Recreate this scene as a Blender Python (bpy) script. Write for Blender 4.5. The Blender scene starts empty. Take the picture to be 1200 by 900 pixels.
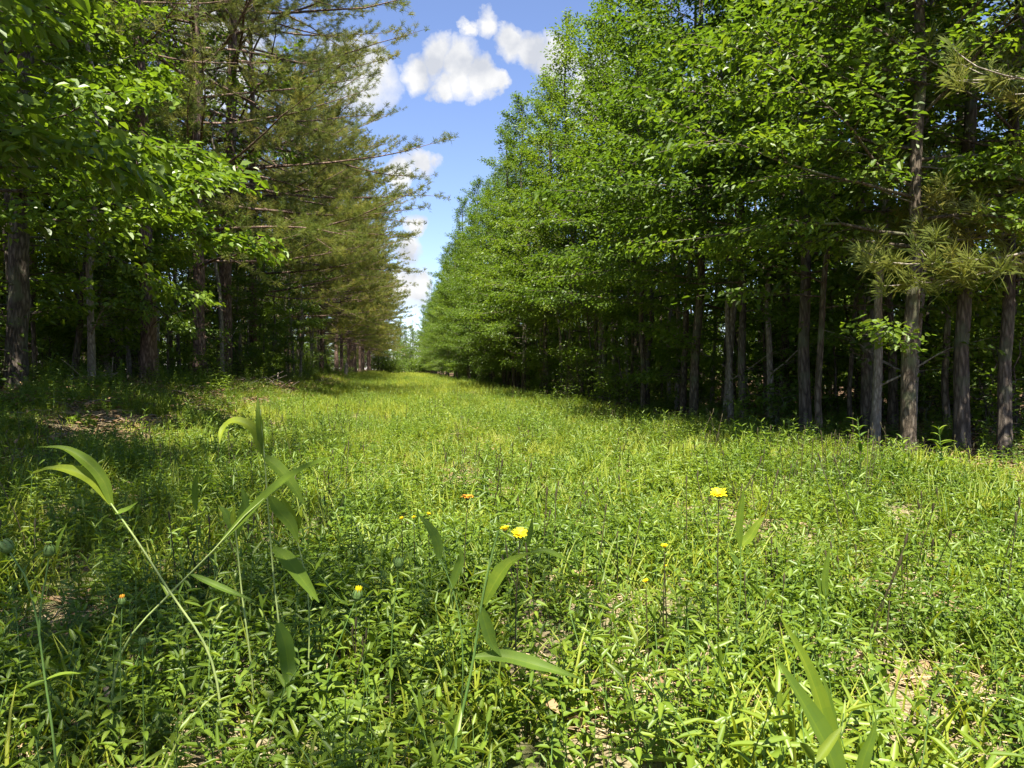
import bpy, math, random
import numpy as np
from math import radians as R, sin, cos, tan, pi, sqrt
from mathutils import Vector, Euler

scene = bpy.context.scene
COL = scene.collection
H_CAM = 0.8
YAW = R(8.75)
PITCH = R(1.17)
FPX = 833.0

# ------------------------------------------------------------------ terrain
def sstep(t):
    t = np.clip(t, 0, 1)
    return t * t * (3 - 2 * t)

def gz(x, y):
    x = np.asarray(x, float); y = np.asarray(y, float)
    bank = 0.50 * sstep((-x - 1.6) / 3.2) * (0.35 + 0.65 * sstep((y - 2) / 8)) + 0.25 * sstep((-x - 5) / 12)
    right = 0.16 * sstep((x - 4.6) / 5.0)
    m = (0.022 * np.sin(1.31 * x + 0.7 * y) + 0.018 * np.sin(0.9 * y - 1.7 * x + 1.0) + 0.012 * np.sin(3.1 * x + 2.3 * y + 2)
         + 0.012 * np.sin(3.7 * y - 2.2 * x) + 0.05 * np.sin(0.21 * x + 0.17 * y + 0.6))
    return bank + right + m - 0.02

CAM = np.array([0.0, 0.0, H_CAM])
fw = np.array([sin(YAW) * cos(PITCH), cos(YAW) * cos(PITCH), -sin(PITCH)])
rt = np.array([cos(YAW), -sin(YAW), 0.0])
up = np.cross(rt, fw)

def pt(px, py, d):
    """a point seen at photo pixel px,py (1200x900), d metres in front of the camera"""
    return CAM + d * fw + rt * ((px - 600) / FPX * d) + up * ((450 - py) / FPX * d)

def on_ground(px, py):
    lo, hi = 0.3, 400.0
    v = pt(px, py, 1.0) - CAM
    t = 0.3
    while t < 300:
        p = CAM + v * t
        if p[2] < gz(p[0], p[1]):
            break
        t *= 1.02
    return CAM + v * t, t

def at_x(px, X):
    """world Y on the vertical plane x=X along the photo column px"""
    v = pt(px, 433, 1.0) - CAM
    return v[1] / v[0] * X

# ------------------------------------------------------------------ mesh helpers
class MB:
    def __init__(self):
        self.v = []; self.f = {}; self.n = 0; self.attr = {}
    def add(self, verts, faces, mat=0, rnd=None):
        verts = np.asarray(verts, float).reshape(-1, 3)
        faces = np.asarray(faces, int)
        k = faces.shape[1]
        if rnd is None: rnd = np.full(len(faces), 0.5)
        else: rnd = np.broadcast_to(np.asarray(rnd, float), (len(faces),))
        self.f.setdefault(k, []).append((faces + self.n, np.full(len(faces), mat, int), rnd))
        self.v.append(verts); self.n += len(verts)
    def build(self, name, mats, smooth=True):
        V = np.concatenate(self.v) if self.v else np.zeros((0, 3))
        me = bpy.data.meshes.new(name)
        me.vertices.add(len(V)); me.vertices.foreach_set('co', V.ravel())
        loops = []; tot = []; mi = []; rn = []
        for k, lst in self.f.items():
            for fa, m, r in lst:
                loops.append(fa.ravel()); tot.append(np.full(len(fa), k)); mi.append(m); rn.append(r)
        loops = np.concatenate(loops); tot = np.concatenate(tot); mi = np.concatenate(mi); rn = np.concatenate(rn)
        me.loops.add(len(loops)); me.loops.foreach_set('vertex_index', loops.astype(np.int32))
        me.polygons.add(len(tot))
        start = np.concatenate([[0], np.cumsum(tot)[:-1]])
        me.polygons.foreach_set('loop_start', start.astype(np.int32))
        me.polygons.foreach_set('material_index', mi.astype(np.int32))
        a = me.attributes.new('rnd', 'FLOAT', 'FACE'); a.data.foreach_set('value', rn.astype(np.float32))
        me.polygons.foreach_set('use_smooth', np.full(len(tot), smooth))
        for m in (mats if isinstance(mats, (list, tuple)) else [mats]): me.materials.append(m)
        me.update(calc_edges=True)
        return me

def norm(a):
    return a / np.maximum(np.linalg.norm(a, axis=-1, keepdims=True), 1e-9)

def tube(mb, P, r, s=6, mat=0, rough=0.0, rng=None, rnd=None):
    P = np.asarray(P, float); k = len(P); r = np.broadcast_to(np.asarray(r, float), (k,))
    T = norm(np.gradient(P, axis=0))
    ref = np.where(np.abs(T[:, 2:3]) > 0.9, np.array([[1.0, 0, 0]]), np.array([[0, 0, 1.0]]))
    if np.mean(np.abs(T[:, 2])) > 0.6: ref = np.tile([[1.0, 0.13, 0]], (k, 1))
    else: ref = np.tile([[0.05, 0.02, 1.0]], (k, 1))
    A = norm(np.cross(T, ref)); B = np.cross(T, A)
    th = np.arange(s) / s * 2 * pi
    rr = r[:, None] * np.ones((k, s))
    if rough and rng is not None: rr = rr * (1 + rng.normal(0, rough, (k, s)))
    V = P[:, None, :] + rr[..., None] * (A[:, None, :] * np.cos(th)[None, :, None] + B[:, None, :] * np.sin(th)[None, :, None])
    i = np.arange(k - 1)[:, None] * s; j = np.arange(s)[None, :]; j2 = (j + 1) % s
    F = np.stack([i + j, i + j2, i + s + j2, i + s + j], -1).reshape(-1, 4)
    mb.add(V.reshape(-1, 3), F, mat, rnd)
    mb.add(np.concatenate([V[-1], P[-1:] + T[-1:] * r[-1] * 0.5]), np.stack([np.arange(s), (np.arange(s) + 1) % s, np.full(s, s)], 1), mat, rnd if rnd is None or np.isscalar(rnd) else None)

def leaves(mb, pos, d, n, L, W, fold=0.25, droop=0.12, mat=0, rnd=None):
    d = norm(d); s = norm(np.cross(d, n)); n = np.cross(s, d)
    L = np.broadcast_to(L, (len(pos),))[:, None]; W = np.broadcast_to(W, (len(pos),))[:, None]
    v = np.stack([pos,
                  pos + d * .30 * L + s * W * .48 + n * W * fold,
                  pos + d * .68 * L + s * W * .36 + n * (W * fold * .7 - L * droop * .4),
                  pos + d * L - n * L * droop,
                  pos + d * .68 * L - s * W * .36 + n * (W * fold * .7 - L * droop * .4),
                  pos + d * .30 * L - s * W * .48 + n * W * fold], 1)
    b = np.arange(len(pos))[:, None] * 6
    F = np.concatenate([b + np.array([[0, 1, 2, 3]]), b + np.array([[0, 3, 4, 5]])], 1).reshape(-1, 4)
    if rnd is None: rnd = np.full(len(pos), .5)
    mb.add(v.reshape(-1, 3), F, mat, np.repeat(rnd, 2))

def blade(mb, P, w, N=None, fold=0.25, mat=0, rnd=0.5):
    """a long leaf along polyline P with widths w, creased along the midrib; N rough facing of the upper side"""
    P = np.asarray(P, float); k = len(P); w = np.broadcast_to(np.asarray(w, float), (k,))
    T = norm(np.gradient(P, axis=0))
    N = np.tile([[0.0, 0.0, 1.0]], (k, 1)) if N is None else np.broadcast_to(np.asarray(N, float), (k, 3))
    S = norm(np.cross(T, N)); U = np.cross(S, T)
    a = P + S * w[:, None] * .5 + U * w[:, None] * fold
    c = P - S * w[:, None] * .5 + U * w[:, None] * fold
    a2 = P + S * w[:, None] * .27 + U * w[:, None] * fold * .38
    c2 = P - S * w[:, None] * .27 + U * w[:, None] * fold * .38
    b1 = P + S * w[:, None] * .035; b2 = P - S * w[:, None] * .035
    V = np.stack([a, a2, b1, b2, c2, c], 1).reshape(-1, 3)
    i = np.arange(k - 1)[:, None] * 6; j = np.arange(5)[None, :]
    F = np.stack([i + j, i + j + 1, i + 7 + j, i + 6 + j], -1).reshape(-1, 4)
    rr = np.tile([rnd, rnd - .06, rnd + .2, rnd + .04, rnd], k - 1) + np.repeat(np.sin(np.arange(k - 1) * 1.7 + rnd * 30) * .06, 5)
    mb.add(V, F, mat, np.clip(rr, 0, 1))

def spline(pts, k=14):
    P = np.asarray(pts, float)
    if len(P) == 2: P = np.stack([P[0], (P[0] + P[1]) / 2, P[1]])
    t = np.concatenate([[0], np.cumsum(np.linalg.norm(np.diff(P, axis=0), axis=1) + 1e-6)])
    m = np.gradient(P, t, axis=0)
    q = np.linspace(0, t[-1], k); out = []
    for x in q:
        i = min(max(np.searchsorted(t, x) - 1, 0), len(t) - 2)
        h = t[i + 1] - t[i]; u = (x - t[i]) / h
        out.append((2*u**3-3*u*u+1)*P[i] + (u**3-2*u*u+u)*h*m[i] + (-2*u**3+3*u*u)*P[i+1] + (u**3-u*u)*h*m[i+1])
    return np.array(out)

# ------------------------------------------------------------------ objects
def tag(o, label=None, cat=None, group=None, kind=None):
    if label: o['label'] = label
    if cat: o['category'] = cat
    if group: o['group'] = group
    if kind: o['kind'] = kind
    return o

def link(name, me, parent=None):
    o = bpy.data.objects.new(name, me); COL.objects.link(o)
    if parent is not None: o.parent = parent
    return o

def thing(name, loc, label, cat, group=None, rz=0, s=1.0, tilt=(0, 0)):
    o = bpy.data.objects.new(name, None); COL.objects.link(o)
    o.empty_display_size = .1
    o.location = loc; o.rotation_euler = (tilt[0], tilt[1], rz); o.scale = (s, s, s)
    return tag(o, label, cat, group)

# ------------------------------------------------------------------ materials
def newmat(name):
    m = bpy.data.materials.new(name); m.use_nodes = True
    nt = m.node_tree; nt.nodes.clear()
    return m, nt

def N(nt, t, **kw):
    n = nt.nodes.new(t)
    for k, v in kw.items():
        if k.startswith('_'): setattr(n, k[1:], v)
        else: n.inputs[k].default_value = v
    return n

def math_node(nt, op, a, b=None, clamp=False):
    n = nt.nodes.new('ShaderNodeMath'); n.operation = op; n.use_clamp = clamp
    for i, x in enumerate((a, b)):
        if x is None: continue
        if hasattr(x, 'links'): nt.links.new(x, n.inputs[i])
        else: n.inputs[i].default_value = x
    return n.outputs[0]

def ramp(nt, fac, stops):
    r = nt.nodes.new('ShaderNodeValToRGB')
    el = r.color_ramp.elements
    while len(el) < len(stops): el.new(0.5)
    for e, (p, c) in zip(el, stops):
        e.position = p; e.color = (*c, 1)
    nt.links.new(fac, r.inputs[0])
    return r.outputs[0]

def leafmat(name, stops, trans=0.4, rough=0.42, spec=0.4, tcol=(1.25, 1.25, 0.55), nscale=0.7, wa=.45, wo=.35, wn=.35):
    """green leaf: hue differs from leaf to leaf (rnd), plant to plant and in patches; thin and letting light through"""
    m, nt = newmat(name); L = nt.links
    at = N(nt, 'ShaderNodeAttribute', _attribute_name='rnd')
    oi = N(nt, 'ShaderNodeObjectInfo')
    geo = N(nt, 'ShaderNodeNewGeometry')
    no = N(nt, 'ShaderNodeTexNoise', Scale=nscale, Detail=2.0); L.new(geo.outputs['Position'], no.inputs['Vector'])
    f = math_node(nt, 'ADD', math_node(nt, 'MULTIPLY', at.outputs['Fac'], wa), math_node(nt, 'MULTIPLY', oi.outputs['Random'], wo))
    f = math_node(nt, 'ADD', f, math_node(nt, 'MULTIPLY', math_node(nt, 'SUBTRACT', no.outputs[0], .35), wn * 2))
    c = ramp(nt, math_node(nt, 'MULTIPLY', f, 1 / (wa + wo + wn) * 1.0, True), stops)
    pr = N(nt, 'ShaderNodeBsdfPrincipled', Roughness=rough); pr.inputs['Specular IOR Level'].default_value = spec
    L.new(c, pr.inputs['Base Color'])
    tr = N(nt, 'ShaderNodeBsdfTranslucent')
    mu = N(nt, 'ShaderNodeMix', _data_type='RGBA', _blend_type='MULTIPLY'); mu.inputs[0].default_value = 1.0
    L.new(c, mu.inputs[6]); mu.inputs[7].default_value = (*[x for x in tcol], 1)
    L.new(mu.outputs[2], tr.inputs['Color'])
    mx = N(nt, 'ShaderNodeMixShader'); mx.inputs[0].default_value = trans
    L.new(pr.outputs[0], mx.inputs[1]); L.new(tr.outputs[0], mx.inputs[2])
    out = N(nt, 'ShaderNodeOutputMaterial'); L.new(mx.outputs[0], out.inputs['Surface'])
    return m

def barkmat(name, stops, sc=(22, 22, 4), bump=0.6, lichen=None):
    m, nt = newmat(name); L = nt.links
    tc = N(nt, 'ShaderNodeTexCoord'); mp = N(nt, 'ShaderNodeMapping'); mp.inputs['Scale'].default_value = sc
    L.new(tc.outputs['Object'], mp.inputs['Vector'])
    vo = N(nt, 'ShaderNodeTexVoronoi', Scale=1.0, _feature='DISTANCE_TO_EDGE')
    no = N(nt, 'ShaderNodeTexNoise', Scale=1.4, Detail=6.0, Roughness=.65)
    L.new(mp.outputs[0], no.inputs['Vector'])
    ad = N(nt, 'ShaderNodeVectorMath', _operation='ADD'); L.new(mp.outputs[0], ad.inputs[0]); L.new(no.outputs['Color'], ad.inputs[1])
    L.new(ad.outputs[0], vo.inputs['Vector'])
    h = math_node(nt, 'ADD', math_node(nt, 'MULTIPLY', math_node(nt, 'MINIMUM', vo.outputs['Distance'], .35), 1.4), math_node(nt, 'MULTIPLY', no.outputs[0], .6))
    c = ramp(nt, h, stops)
    if lichen:
        n2 = N(nt, 'ShaderNodeTexNoise', Scale=3.2, Detail=4.0); L.new(tc.outputs['Object'], n2.inputs['Vector'])
        mk = ramp(nt, n2.outputs[0], [(.52, (0, 0, 0)), (.66, (1, 1, 1))])
        mx = N(nt, 'ShaderNodeMix', _data_type='RGBA'); L.new(mk, mx.inputs[0]); L.new(c, mx.inputs[6]); mx.inputs[7].default_value = (*lichen, 1); c = mx.outputs[2]
    pr = N(nt, 'ShaderNodeBsdfPrincipled', Roughness=.9); pr.inputs['Specular IOR Level'].default_value = .15
    L.new(c, pr.inputs['Base Color'])
    bp = N(nt, 'ShaderNodeBump', Strength=bump, Distance=.02); L.new(h, bp.inputs['Height']); L.new(bp.outputs[0], pr.inputs['Normal'])
    out = N(nt, 'ShaderNodeOutputMaterial'); L.new(pr.outputs[0], out.inputs['Surface'])
    return m

def plainmat(name, c1, c2, rough=.6, scale=30, spec=.3, trans=0.0):
    m, nt = newmat(name); L = nt.links
    tc = N(nt, 'ShaderNodeTexCoord'); no = N(nt, 'ShaderNodeTexNoise', Scale=scale, Detail=3.0); L.new(tc.outputs['Object'], no.inputs['Vector'])
    at = N(nt, 'ShaderNodeAttribute', _attribute_name='rnd')
    f = math_node(nt, 'ADD', math_node(nt, 'MULTIPLY', no.outputs[0], .6), math_node(nt, 'MULTIPLY', at.outputs['Fac'], .4))
    c = ramp(nt, f, [(.3, c1), (.7, c2)])
    pr = N(nt, 'ShaderNodeBsdfPrincipled', Roughness=rough); pr.inputs['Specular IOR Level'].default_value = spec
    L.new(c, pr.inputs['Base Color'])
    out = N(nt, 'ShaderNodeOutputMaterial')
    if trans:
        tr = N(nt, 'ShaderNodeBsdfTranslucent'); L.new(c, tr.inputs['Color'])
        mx = N(nt, 'ShaderNodeMixShader'); mx.inputs[0].default_value = trans
        L.new(pr.outputs[0], mx.inputs[1]); L.new(tr.outputs[0], mx.inputs[2]); L.new(mx.outputs[0], out.inputs['Surface'])
    else:
        L.new(pr.outputs[0], out.inputs['Surface'])
    return m

M_leaf = leafmat('hardwood_leaf', [(0.1, (.052, .098, .012)), (.5, (.100, .165, .015)), (.9, (.175, .225, .018))], trans=.52, rough=.45, spec=.4)
M_leaf_far = M_leaf
M_maple = leafmat('maple_leaf', [(0.1, (.060, .110, .012)), (.5, (.110, .180, .015)), (.9, (.18, .24, .02))], trans=.5, rough=.4)
M_needle = leafmat('pine_needle', wo=.15, stops=[(0.05, (.100, .155, .028)), (.45, (.205, .235, .042)), (.8, (.35, .31, .06)), (1.0, (.43, .28, .075))], trans=.48, rough=.45, spec=.35, tcol=(1.2, 1.1, .6))
M_shrub = leafmat('shrub_leaf', [(0.1, (.060, .115, .014)), (.5, (.115, .180, .016)), (.9, (.175, .235, .02))], trans=.52)
M_forb = leafmat('forb_leaf', wn=.6, stops=[(0.1, (.070, .125, .014)), (.5, (.135, .202, .018)), (.9, (.22, .27, .026))], trans=.40, rough=.45, spec=.4, nscale=.9)
M_grass = leafmat('grass_blade', [(0.1, (.110, .160, .016)), (.5, (.225, .262, .020)), (.9, (.30, .315, .038))], trans=.42, rough=.5, spec=.3, nscale=.9)
M_broad = leafmat('broad_grass_leaf', [(0.0, (.080, .140, .022)), (.5, (.135, .200, .018)), (1, (.24, .29, .022))], trans=.52, rough=.55, spec=.2, wa=1, wo=.05, wn=.05)
M_straw = plainmat('dry_straw', (.22, .15, .075), (.46, .36, .21), .8, 18, .15)
M_brownleaf = plainmat('dead_leaf', (.10, .06, .028), (.27, .18, .095), .85, 14, .15)
M_stem = plainmat('green_stem', (.05, .11, .02), (.11, .17, .04), .5)
M_redstem = plainmat('brown_stem', (.03, .036, .014), (.07, .045, .02), .6)
M_palestem = plainmat('pale_grass_stem', (.16, .22, .06), (.28, .32, .11), .5)
M_twig = plainmat('dead_twig', (.13, .10, .075), (.28, .23, .18), .85, 12)
M_yellow = plainmat('yellow_petal', (.76, .60, .008), (.88, .74, .02), .5, 60, .2, .25)
M_orange = plainmat('flower_disc', (.55, .30, .01), (.70, .42, .015), .8, 120)
M_oldpetal = plainmat('faded_orange_petal', (.42, .17, .015), (.66, .34, .03), .6, 60)
M_bud = plainmat('green_bud', (.045, .085, .018), (.095, .15, .035), .55, 60)
M_pinebark = barkmat('pine_bark', [(.18, (.035, .024, .018)), (.5, (.13, .085, .062)), (.8, (.23, .165, .125))], (20, 20, 5), .9)
M_greybark = barkmat('grey_bark', [(.18, (.028, .022, .015)), (.5, (.085, .066, .046)), (.8, (.16, .13, .095))], (26, 26, 7), .6, (.10, .115, .06))
M_darkbark = barkmat('dark_bark', [(.18, (.025, .02, .016)), (.5, (.075, .06, .046)), (.8, (.14, .115, .09))], (24, 24, 5), .7, (.09, .10, .06))
M_palebark = barkmat('pale_bark', [(.18, (.09, .075, .058)), (.5, (.19, .165, .13)), (.8, (.31, .27, .225))], (30, 30, 9), .3)

# ground: sandy soil and straw in the clearing, brown leaf litter under the trees
def groundmat():
    m, nt = newmat('ground_soil'); L = nt.links
    geo = N(nt, 'ShaderNodeNewGeometry')
    n1 = N(nt, 'ShaderNodeTexNoise', Scale=1.1, Detail=5.0, Roughness=.6); L.new(geo.outputs['Position'], n1.inputs['Vector'])
    n2 = N(nt, 'ShaderNodeTexNoise', Scale=38.0, Detail=6.0, Roughness=.7); L.new(geo.outputs['Position'], n2.inputs['Vector'])
    n3 = N(nt, 'ShaderNodeTexNoise', Scale=.35, Detail=3.0); L.new(geo.outputs['Position'], n3.inputs['Vector'])
    c = ramp(nt, n2.outputs[0], [(.25, (.085, .065, .034)), (.5, (.23, .185, .105)), (.72, (.43, .37, .23))])
    g = ramp(nt, n2.outputs[0], [(.3, (.045, .07, .018)), (.7, (.12, .15, .04))])
    mx = N(nt, 'ShaderNodeMix', _data_type='RGBA')
    L.new(ramp(nt, n1.outputs[0], [(.46, (0, 0, 0)), (.62, (1, 1, 1))]), mx.inputs[0]); L.new(c, mx.inputs[6]); L.new(g, mx.inputs[7])
    lit = ramp(nt, n2.outputs[0], [(.25, (.035, .022, .014)), (.5, (.10, .062, .038)), (.72, (.21, .135, .085))])
    sx = N(nt, 'ShaderNodeSeparateXYZ'); L.new(geo.outputs['Position'], sx.inputs[0])
    xx = math_node(nt, 'ADD', sx.outputs[0], math_node(nt, 'MULTIPLY', math_node(nt, 'SUBTRACT', n1.outputs[0], .5), 2.4))
    rgt = math_node(nt, 'MULTIPLY', math_node(nt, 'SUBTRACT', xx, 4.0), 1.1, True)
    lft = math_node(nt, 'MULTIPLY', math_node(nt, 'SUBTRACT', -3.3, xx), 1.0, True)
    mk = math_node(nt, 'MAXIMUM', rgt, lft)
    m2 = N(nt, 'ShaderNodeMix', _data_type='RGBA'); L.new(mk, m2.inputs[0]); L.new(mx.outputs[2], m2.inputs[6]); L.new(lit, m2.inputs[7])
    pr = N(nt, 'ShaderNodeBsdfPrincipled', Roughness=.95); pr.inputs['Specular IOR Level'].default_value = .1
    L.new(m2.outputs[2], pr.inputs['Base Color'])
    bp = N(nt, 'ShaderNodeBump', Strength=.7, Distance=.03); L.new(n2.outputs[0], bp.inputs['Height']); L.new(bp.outputs[0], pr.inputs['Normal'])
    out = N(nt, 'ShaderNodeOutputMaterial'); L.new(pr.outputs[0], out.inputs['Surface'])
    return m

def build_ground():
    u = np.linspace(-1, 1, 241)
    xs = np.sinh(u * 5.2) / np.sinh(5.2) * 420
    ys = np.sinh(u * 5.2) / np.sinh(5.2) * 420 + 4
    X, Y = np.meshgrid(xs, ys)
    Z = gz(X, Y)
    n = len(xs)
    i = np.arange(n - 1)[:, None] * n; j = np.arange(n - 1)[None, :]
    F = np.stack([i + j, i + j + 1, i + n + j + 1, i + n + j], -1).reshape(-1, 4)
    mb = MB(); mb.add(np.stack([X, Y, Z], -1).reshape(-1, 3), F)
    tag(link('ground', mb.build('ground', groundmat())), kind='structure')
build_ground()

# ------------------------------------------------------------------ trees
def branch_path(rng, p0, d0, L, k=7, lift=.05, wob=.08):
    P = [np.array(p0)]; d = np.array(d0, float)
    for _ in range(k):
        d = d + np.array([0, 0, lift]) + rng.normal(0, wob, 3); d /= np.linalg.norm(d)
        P.append(P[-1] + d * L / k)
    return np.array(P)

def trunk_path(rng, H, k=18, wob=.05, lean=(0, 0)):
    z = np.linspace(-.25, H, k)
    off = np.cumsum(rng.normal(0, wob, (k, 2)), axis=0) * .5; off -= off[1]
    t = np.clip(z / H, 0, 1)[:, None]
    return np.concatenate([off * np.minimum(1, t * 6) + np.array([lean]) * t * H, z[:, None]], 1)

def interp_path(P, z):
    return np.array([np.interp(z, P[:, 2], P[:, i]) for i in range(3)])

def gen_hardwood(seed, H=10., r0=.12, hb=2., Rc=2.2, nprim=34, nleaf=18000, L=.085, bark=M_greybark, leaf=M_leaf, side=None, low=5, sides=9, boughs=()):
    rng = np.random.default_rng(seed)
    T = trunk_path(rng, H, wob=.06)
    zz = np.clip(T[:, 2], 0, H)
    rad = r0 * (1 - zz / H) ** .75 * (1 + .45 * np.exp(-zz / .16)) + .006
    mt = MB(); tube(mt, spline(T, 40), np.interp(np.linspace(0, 1, 40), np.linspace(0, 1, len(rad)), rad), sides, rough=.035, rng=rng)
    tw_p, tw_d, tw_l, tw_w = [], [], [], []
    for i in range(nprim + low + len(boughs)):
        if i >= nprim + low:
            z, az_, ln, el = boughs[i - nprim - low]; u = .3
        elif i < nprim:
            u = (i + rng.random()) / nprim; z = hb + (H * .97 - hb) * u
            prof = (1 - u) ** .65 * (.6 + .4 * min(u / .2, 1)) + .10
            ln = Rc * prof * rng.uniform(.7, 1.25); el = R(5 + 55 * u + rng.normal(0, 10))
        else:
            u = 0; z = rng.uniform(.7, hb); ln = rng.uniform(.5, 1.2); el = R(rng.normal(15, 10))
        az = i * 2.39996 + rng.normal(0, .5)
        if i >= nprim + low: az = az_
        p0 = interp_path(T, z); d0 = np.array([cos(az) * cos(el), sin(az) * cos(el), sin(el)])
        P = branch_path(rng, p0, d0, ln, 7, .03 - .05 * (1 - u), .09)
        rb = max(.006, r0 * (1 - z / H) ** .75 * .38) * min(1, ln / 1.2 + .2)
        tube(mt, P, np.linspace(rb, .003, len(P)), 5)
        nt_ = int(4 + ln * 4)
        for s in np.linspace(.22, 1, nt_):
            q = s * 7; a = min(int(q), 6); p = P[a] + (P[a + 1] - P[a]) * (q - a); dd = norm(P[a + 1] - P[a])
            ang = rng.choice([-1, 1]) * R(rng.uniform(25, 70)) * (1 if s < .97 else .2)
            d = np.array([dd[0] * cos(ang) - dd[1] * sin(ang), dd[0] * sin(ang) + dd[1] * cos(ang), dd[2] * .6 + rng.normal(0, .12)])
            l2 = (.22 + .38 * (1 - s * .6) * ln * .6) * rng.uniform(.7, 1.3)
            Q = branch_path(rng, p, norm(d), l2, 3, -.02, .1)
            tube(mt, Q, np.linspace(max(.003, rb * .35), .0018, 4), 3)
            tw_p.append(p); tw_d.append(norm(Q[-1] - p)); tw_l.append(l2); tw_w.append(l2 * (.5 + s))
    tw_p, tw_d, tw_l, tw_w = map(np.array, (tw_p, tw_d, tw_l, tw_w))
    idx = rng.choice(len(tw_p), nleaf, p=tw_w / tw_w.sum())
    t = rng.random(nleaf) ** .75 * 1.08
    ld = tw_d[idx]; sd = norm(np.cross(ld, [0, 0, 1.0])); sg = rng.choice([-1, 1], nleaf)[:, None]
    pos = tw_p[idx] + ld * (tw_l[idx] * t)[:, None] + rng.normal(0, 1, (nleaf, 3)) * np.array([.09, .09, .05])
    d = ld * .55 + sd * sg * rng.uniform(.2, 1, (nleaf, 1)) + rng.normal(0, .3, (nleaf, 3)) + np.array([0, 0, -.22])
    nn = np.array([0, 0, 1.0]) + rng.normal(0, .42, (nleaf, 3))
    Ls = L * rng.uniform(.6, 1.2, nleaf)
    mc = MB(); leaves(mc, pos, d, nn, Ls, Ls * rng.uniform(.48, .62, nleaf), .18, .15, rnd=rng.random(nleaf))
    return mt.build('trunk', bark), mc.build('crown', leaf, smooth=False)

def tuft_mesh(mc, rng, pos, d, nn, Ln, W):
    n = len(pos)
    P = np.repeat(pos, nn, 0); D = np.repeat(d, nn, 0); m = n * nn
    dir_ = norm(D * rng.uniform(.25, 1.1, (m, 1)) + norm(rng.normal(0, 1, (m, 3))) * .68)
    base = P - D * rng.uniform(-.02, .10, (m, 1))
    ll = Ln * rng.uniform(.7, 1.15, (m, 1))
    s = norm(np.cross(dir_, rng.normal(0, 1, (m, 3)))) * W * .5
    droop = np.array([0, 0, -1.0]) * ll * .12
    V = np.stack([base - s, base + s, base + dir_ * ll * .6 + s * .8, base + dir_ * ll + droop, base + dir_ * ll * .6 - s * .8], 1)
    b = np.arange(m)[:, None] * 5
    r = np.repeat(np.clip(rng.random(n) * .75 + rng.normal(0, .05, n), 0, 1), nn) + rng.random(m) * .25
    mc.add(V.reshape(-1, 3), (b + np.array([[0, 1, 2, 3]])).reshape(-1, 4)[:, [0, 1, 2, 3]], 0, r)
    mc.f[3] = mc.f.get(3, [])
    # second half of every needle
    F2 = (b + np.array([[0, 3, 4]])).reshape(-1, 3) + (mc.n - m * 5)
    mc.f[3].append((F2, np.zeros(len(F2), int), r))

def gen_pine(seed, H=14., r0=.16, hb=2.6, Rc=4.2, nwh=20, per=5, needles=30, bark=M_pinebark, dead=9, top=.55, W=.005, Ln=.145, boughs=()):
    rng = np.random.default_rng(seed)
    T = trunk_path(rng, H, wob=.035)
    zz = np.clip(T[:, 2], 0, H)
    rad = r0 * (1 - zz / H) ** .8 * (1 + .35 * np.exp(-zz / .2)) + .008
    mt = MB(); tube(mt, spline(T, 44), np.interp(np.linspace(0, 1, 44), np.linspace(0, 1, len(rad)), rad), 10, rough=.04, rng=rng)
    tp, td = [], []
    for k in range(dead):                       # bare dead twigs on the lower bole
        az = rng.uniform(0, 2 * pi); z = rng.uniform(.9, hb + .6); ln = rng.uniform(.5, 1.9)
        P = branch_path(rng, interp_path(T, z), (cos(az), sin(az), rng.normal(-.05, .2)), ln, 6, -.03, .13)
        tube(mt, P, np.linspace(.012, .003, 7), 4)
        for s in (3, 4, 5):
            Q = branch_path(rng, P[s], norm(P[s] - P[s - 1] + rng.normal(0, .6, 3)), ln * .3, 3, 0, .15); tube(mt, Q, np.linspace(.005, .002, 4), 3)
    for w in range(nwh + len(boughs)):
        bo = boughs[w - nwh] if w >= nwh else None
        u = (w + .5) / nwh if bo is None else .1; z = hb + (H * .97 - hb) * u if bo is None else bo[0]
        for b in range(per if bo is None else 1):
            az = b * 2 * pi / per + w * 1.1 + rng.normal(0, .25)
            prof = 1.0 if u < 1 - top else max(0, (1 - u) / top) ** .8
            ln = (Rc * prof * rng.uniform(.72, 1.12)) + .25
            el = R(-4 + 40 * u * u + rng.normal(0, 7))
            if bo is not None: az, ln, el = bo[1:]
            P = branch_path(rng, interp_path(T, z + rng.normal(0, .12)), (cos(az) * cos(el), sin(az) * cos(el), sin(el)), ln, 9, .022, .055)
            rb = .008 + .0065 * ln
            tube(mt, P, np.linspace(rb, .004, len(P)), 5)
            nside = int(3 + ln * 3.2)
            for s in np.concatenate([rng.uniform(.30, 1, nside), [1.0]]):
                q = s * 9; a = min(int(q), 8); p = P[a] + (P[a + 1] - P[a]) * (q - a); dd = norm(P[a + 1] - P[a])
                ang = rng.choice([-1, 1]) * R(rng.uniform(25, 60)) * (s < .99)
                d = norm(np.array([dd[0] * cos(ang) - dd[1] * sin(ang), dd[0] * sin(ang) + dd[1] * cos(ang), dd[2] + .15 + rng.normal(0, .15)]))
                l2 = (.25 + .22 * ln * (1 - s)) * rng.uniform(.7, 1.4)
                Q = branch_path(rng, p, d, l2, 3, .06, .1); tube(mt, Q, np.linspace(.006, .0035, 4), 3)
                m = 1 + int(l2 / .24)
                for v in np.linspace(1, .35, m):
                    qq = v * 3; aa = min(int(qq), 2); tp.append(Q[aa] + (Q[aa + 1] - Q[aa]) * (qq - aa)); td.append(norm(Q[aa + 1] - Q[aa] + np.array([0, 0, .25]) + rng.normal(0, .25, 3) * (v < 1)))
    tp = np.array(tp); td = np.array(td)
    mc = MB(); tuft_mesh(mc, rng, tp, td, needles, Ln, W)
    return mt.build('trunk', bark), mc.build('crown', M_needle, smooth=False)

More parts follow.
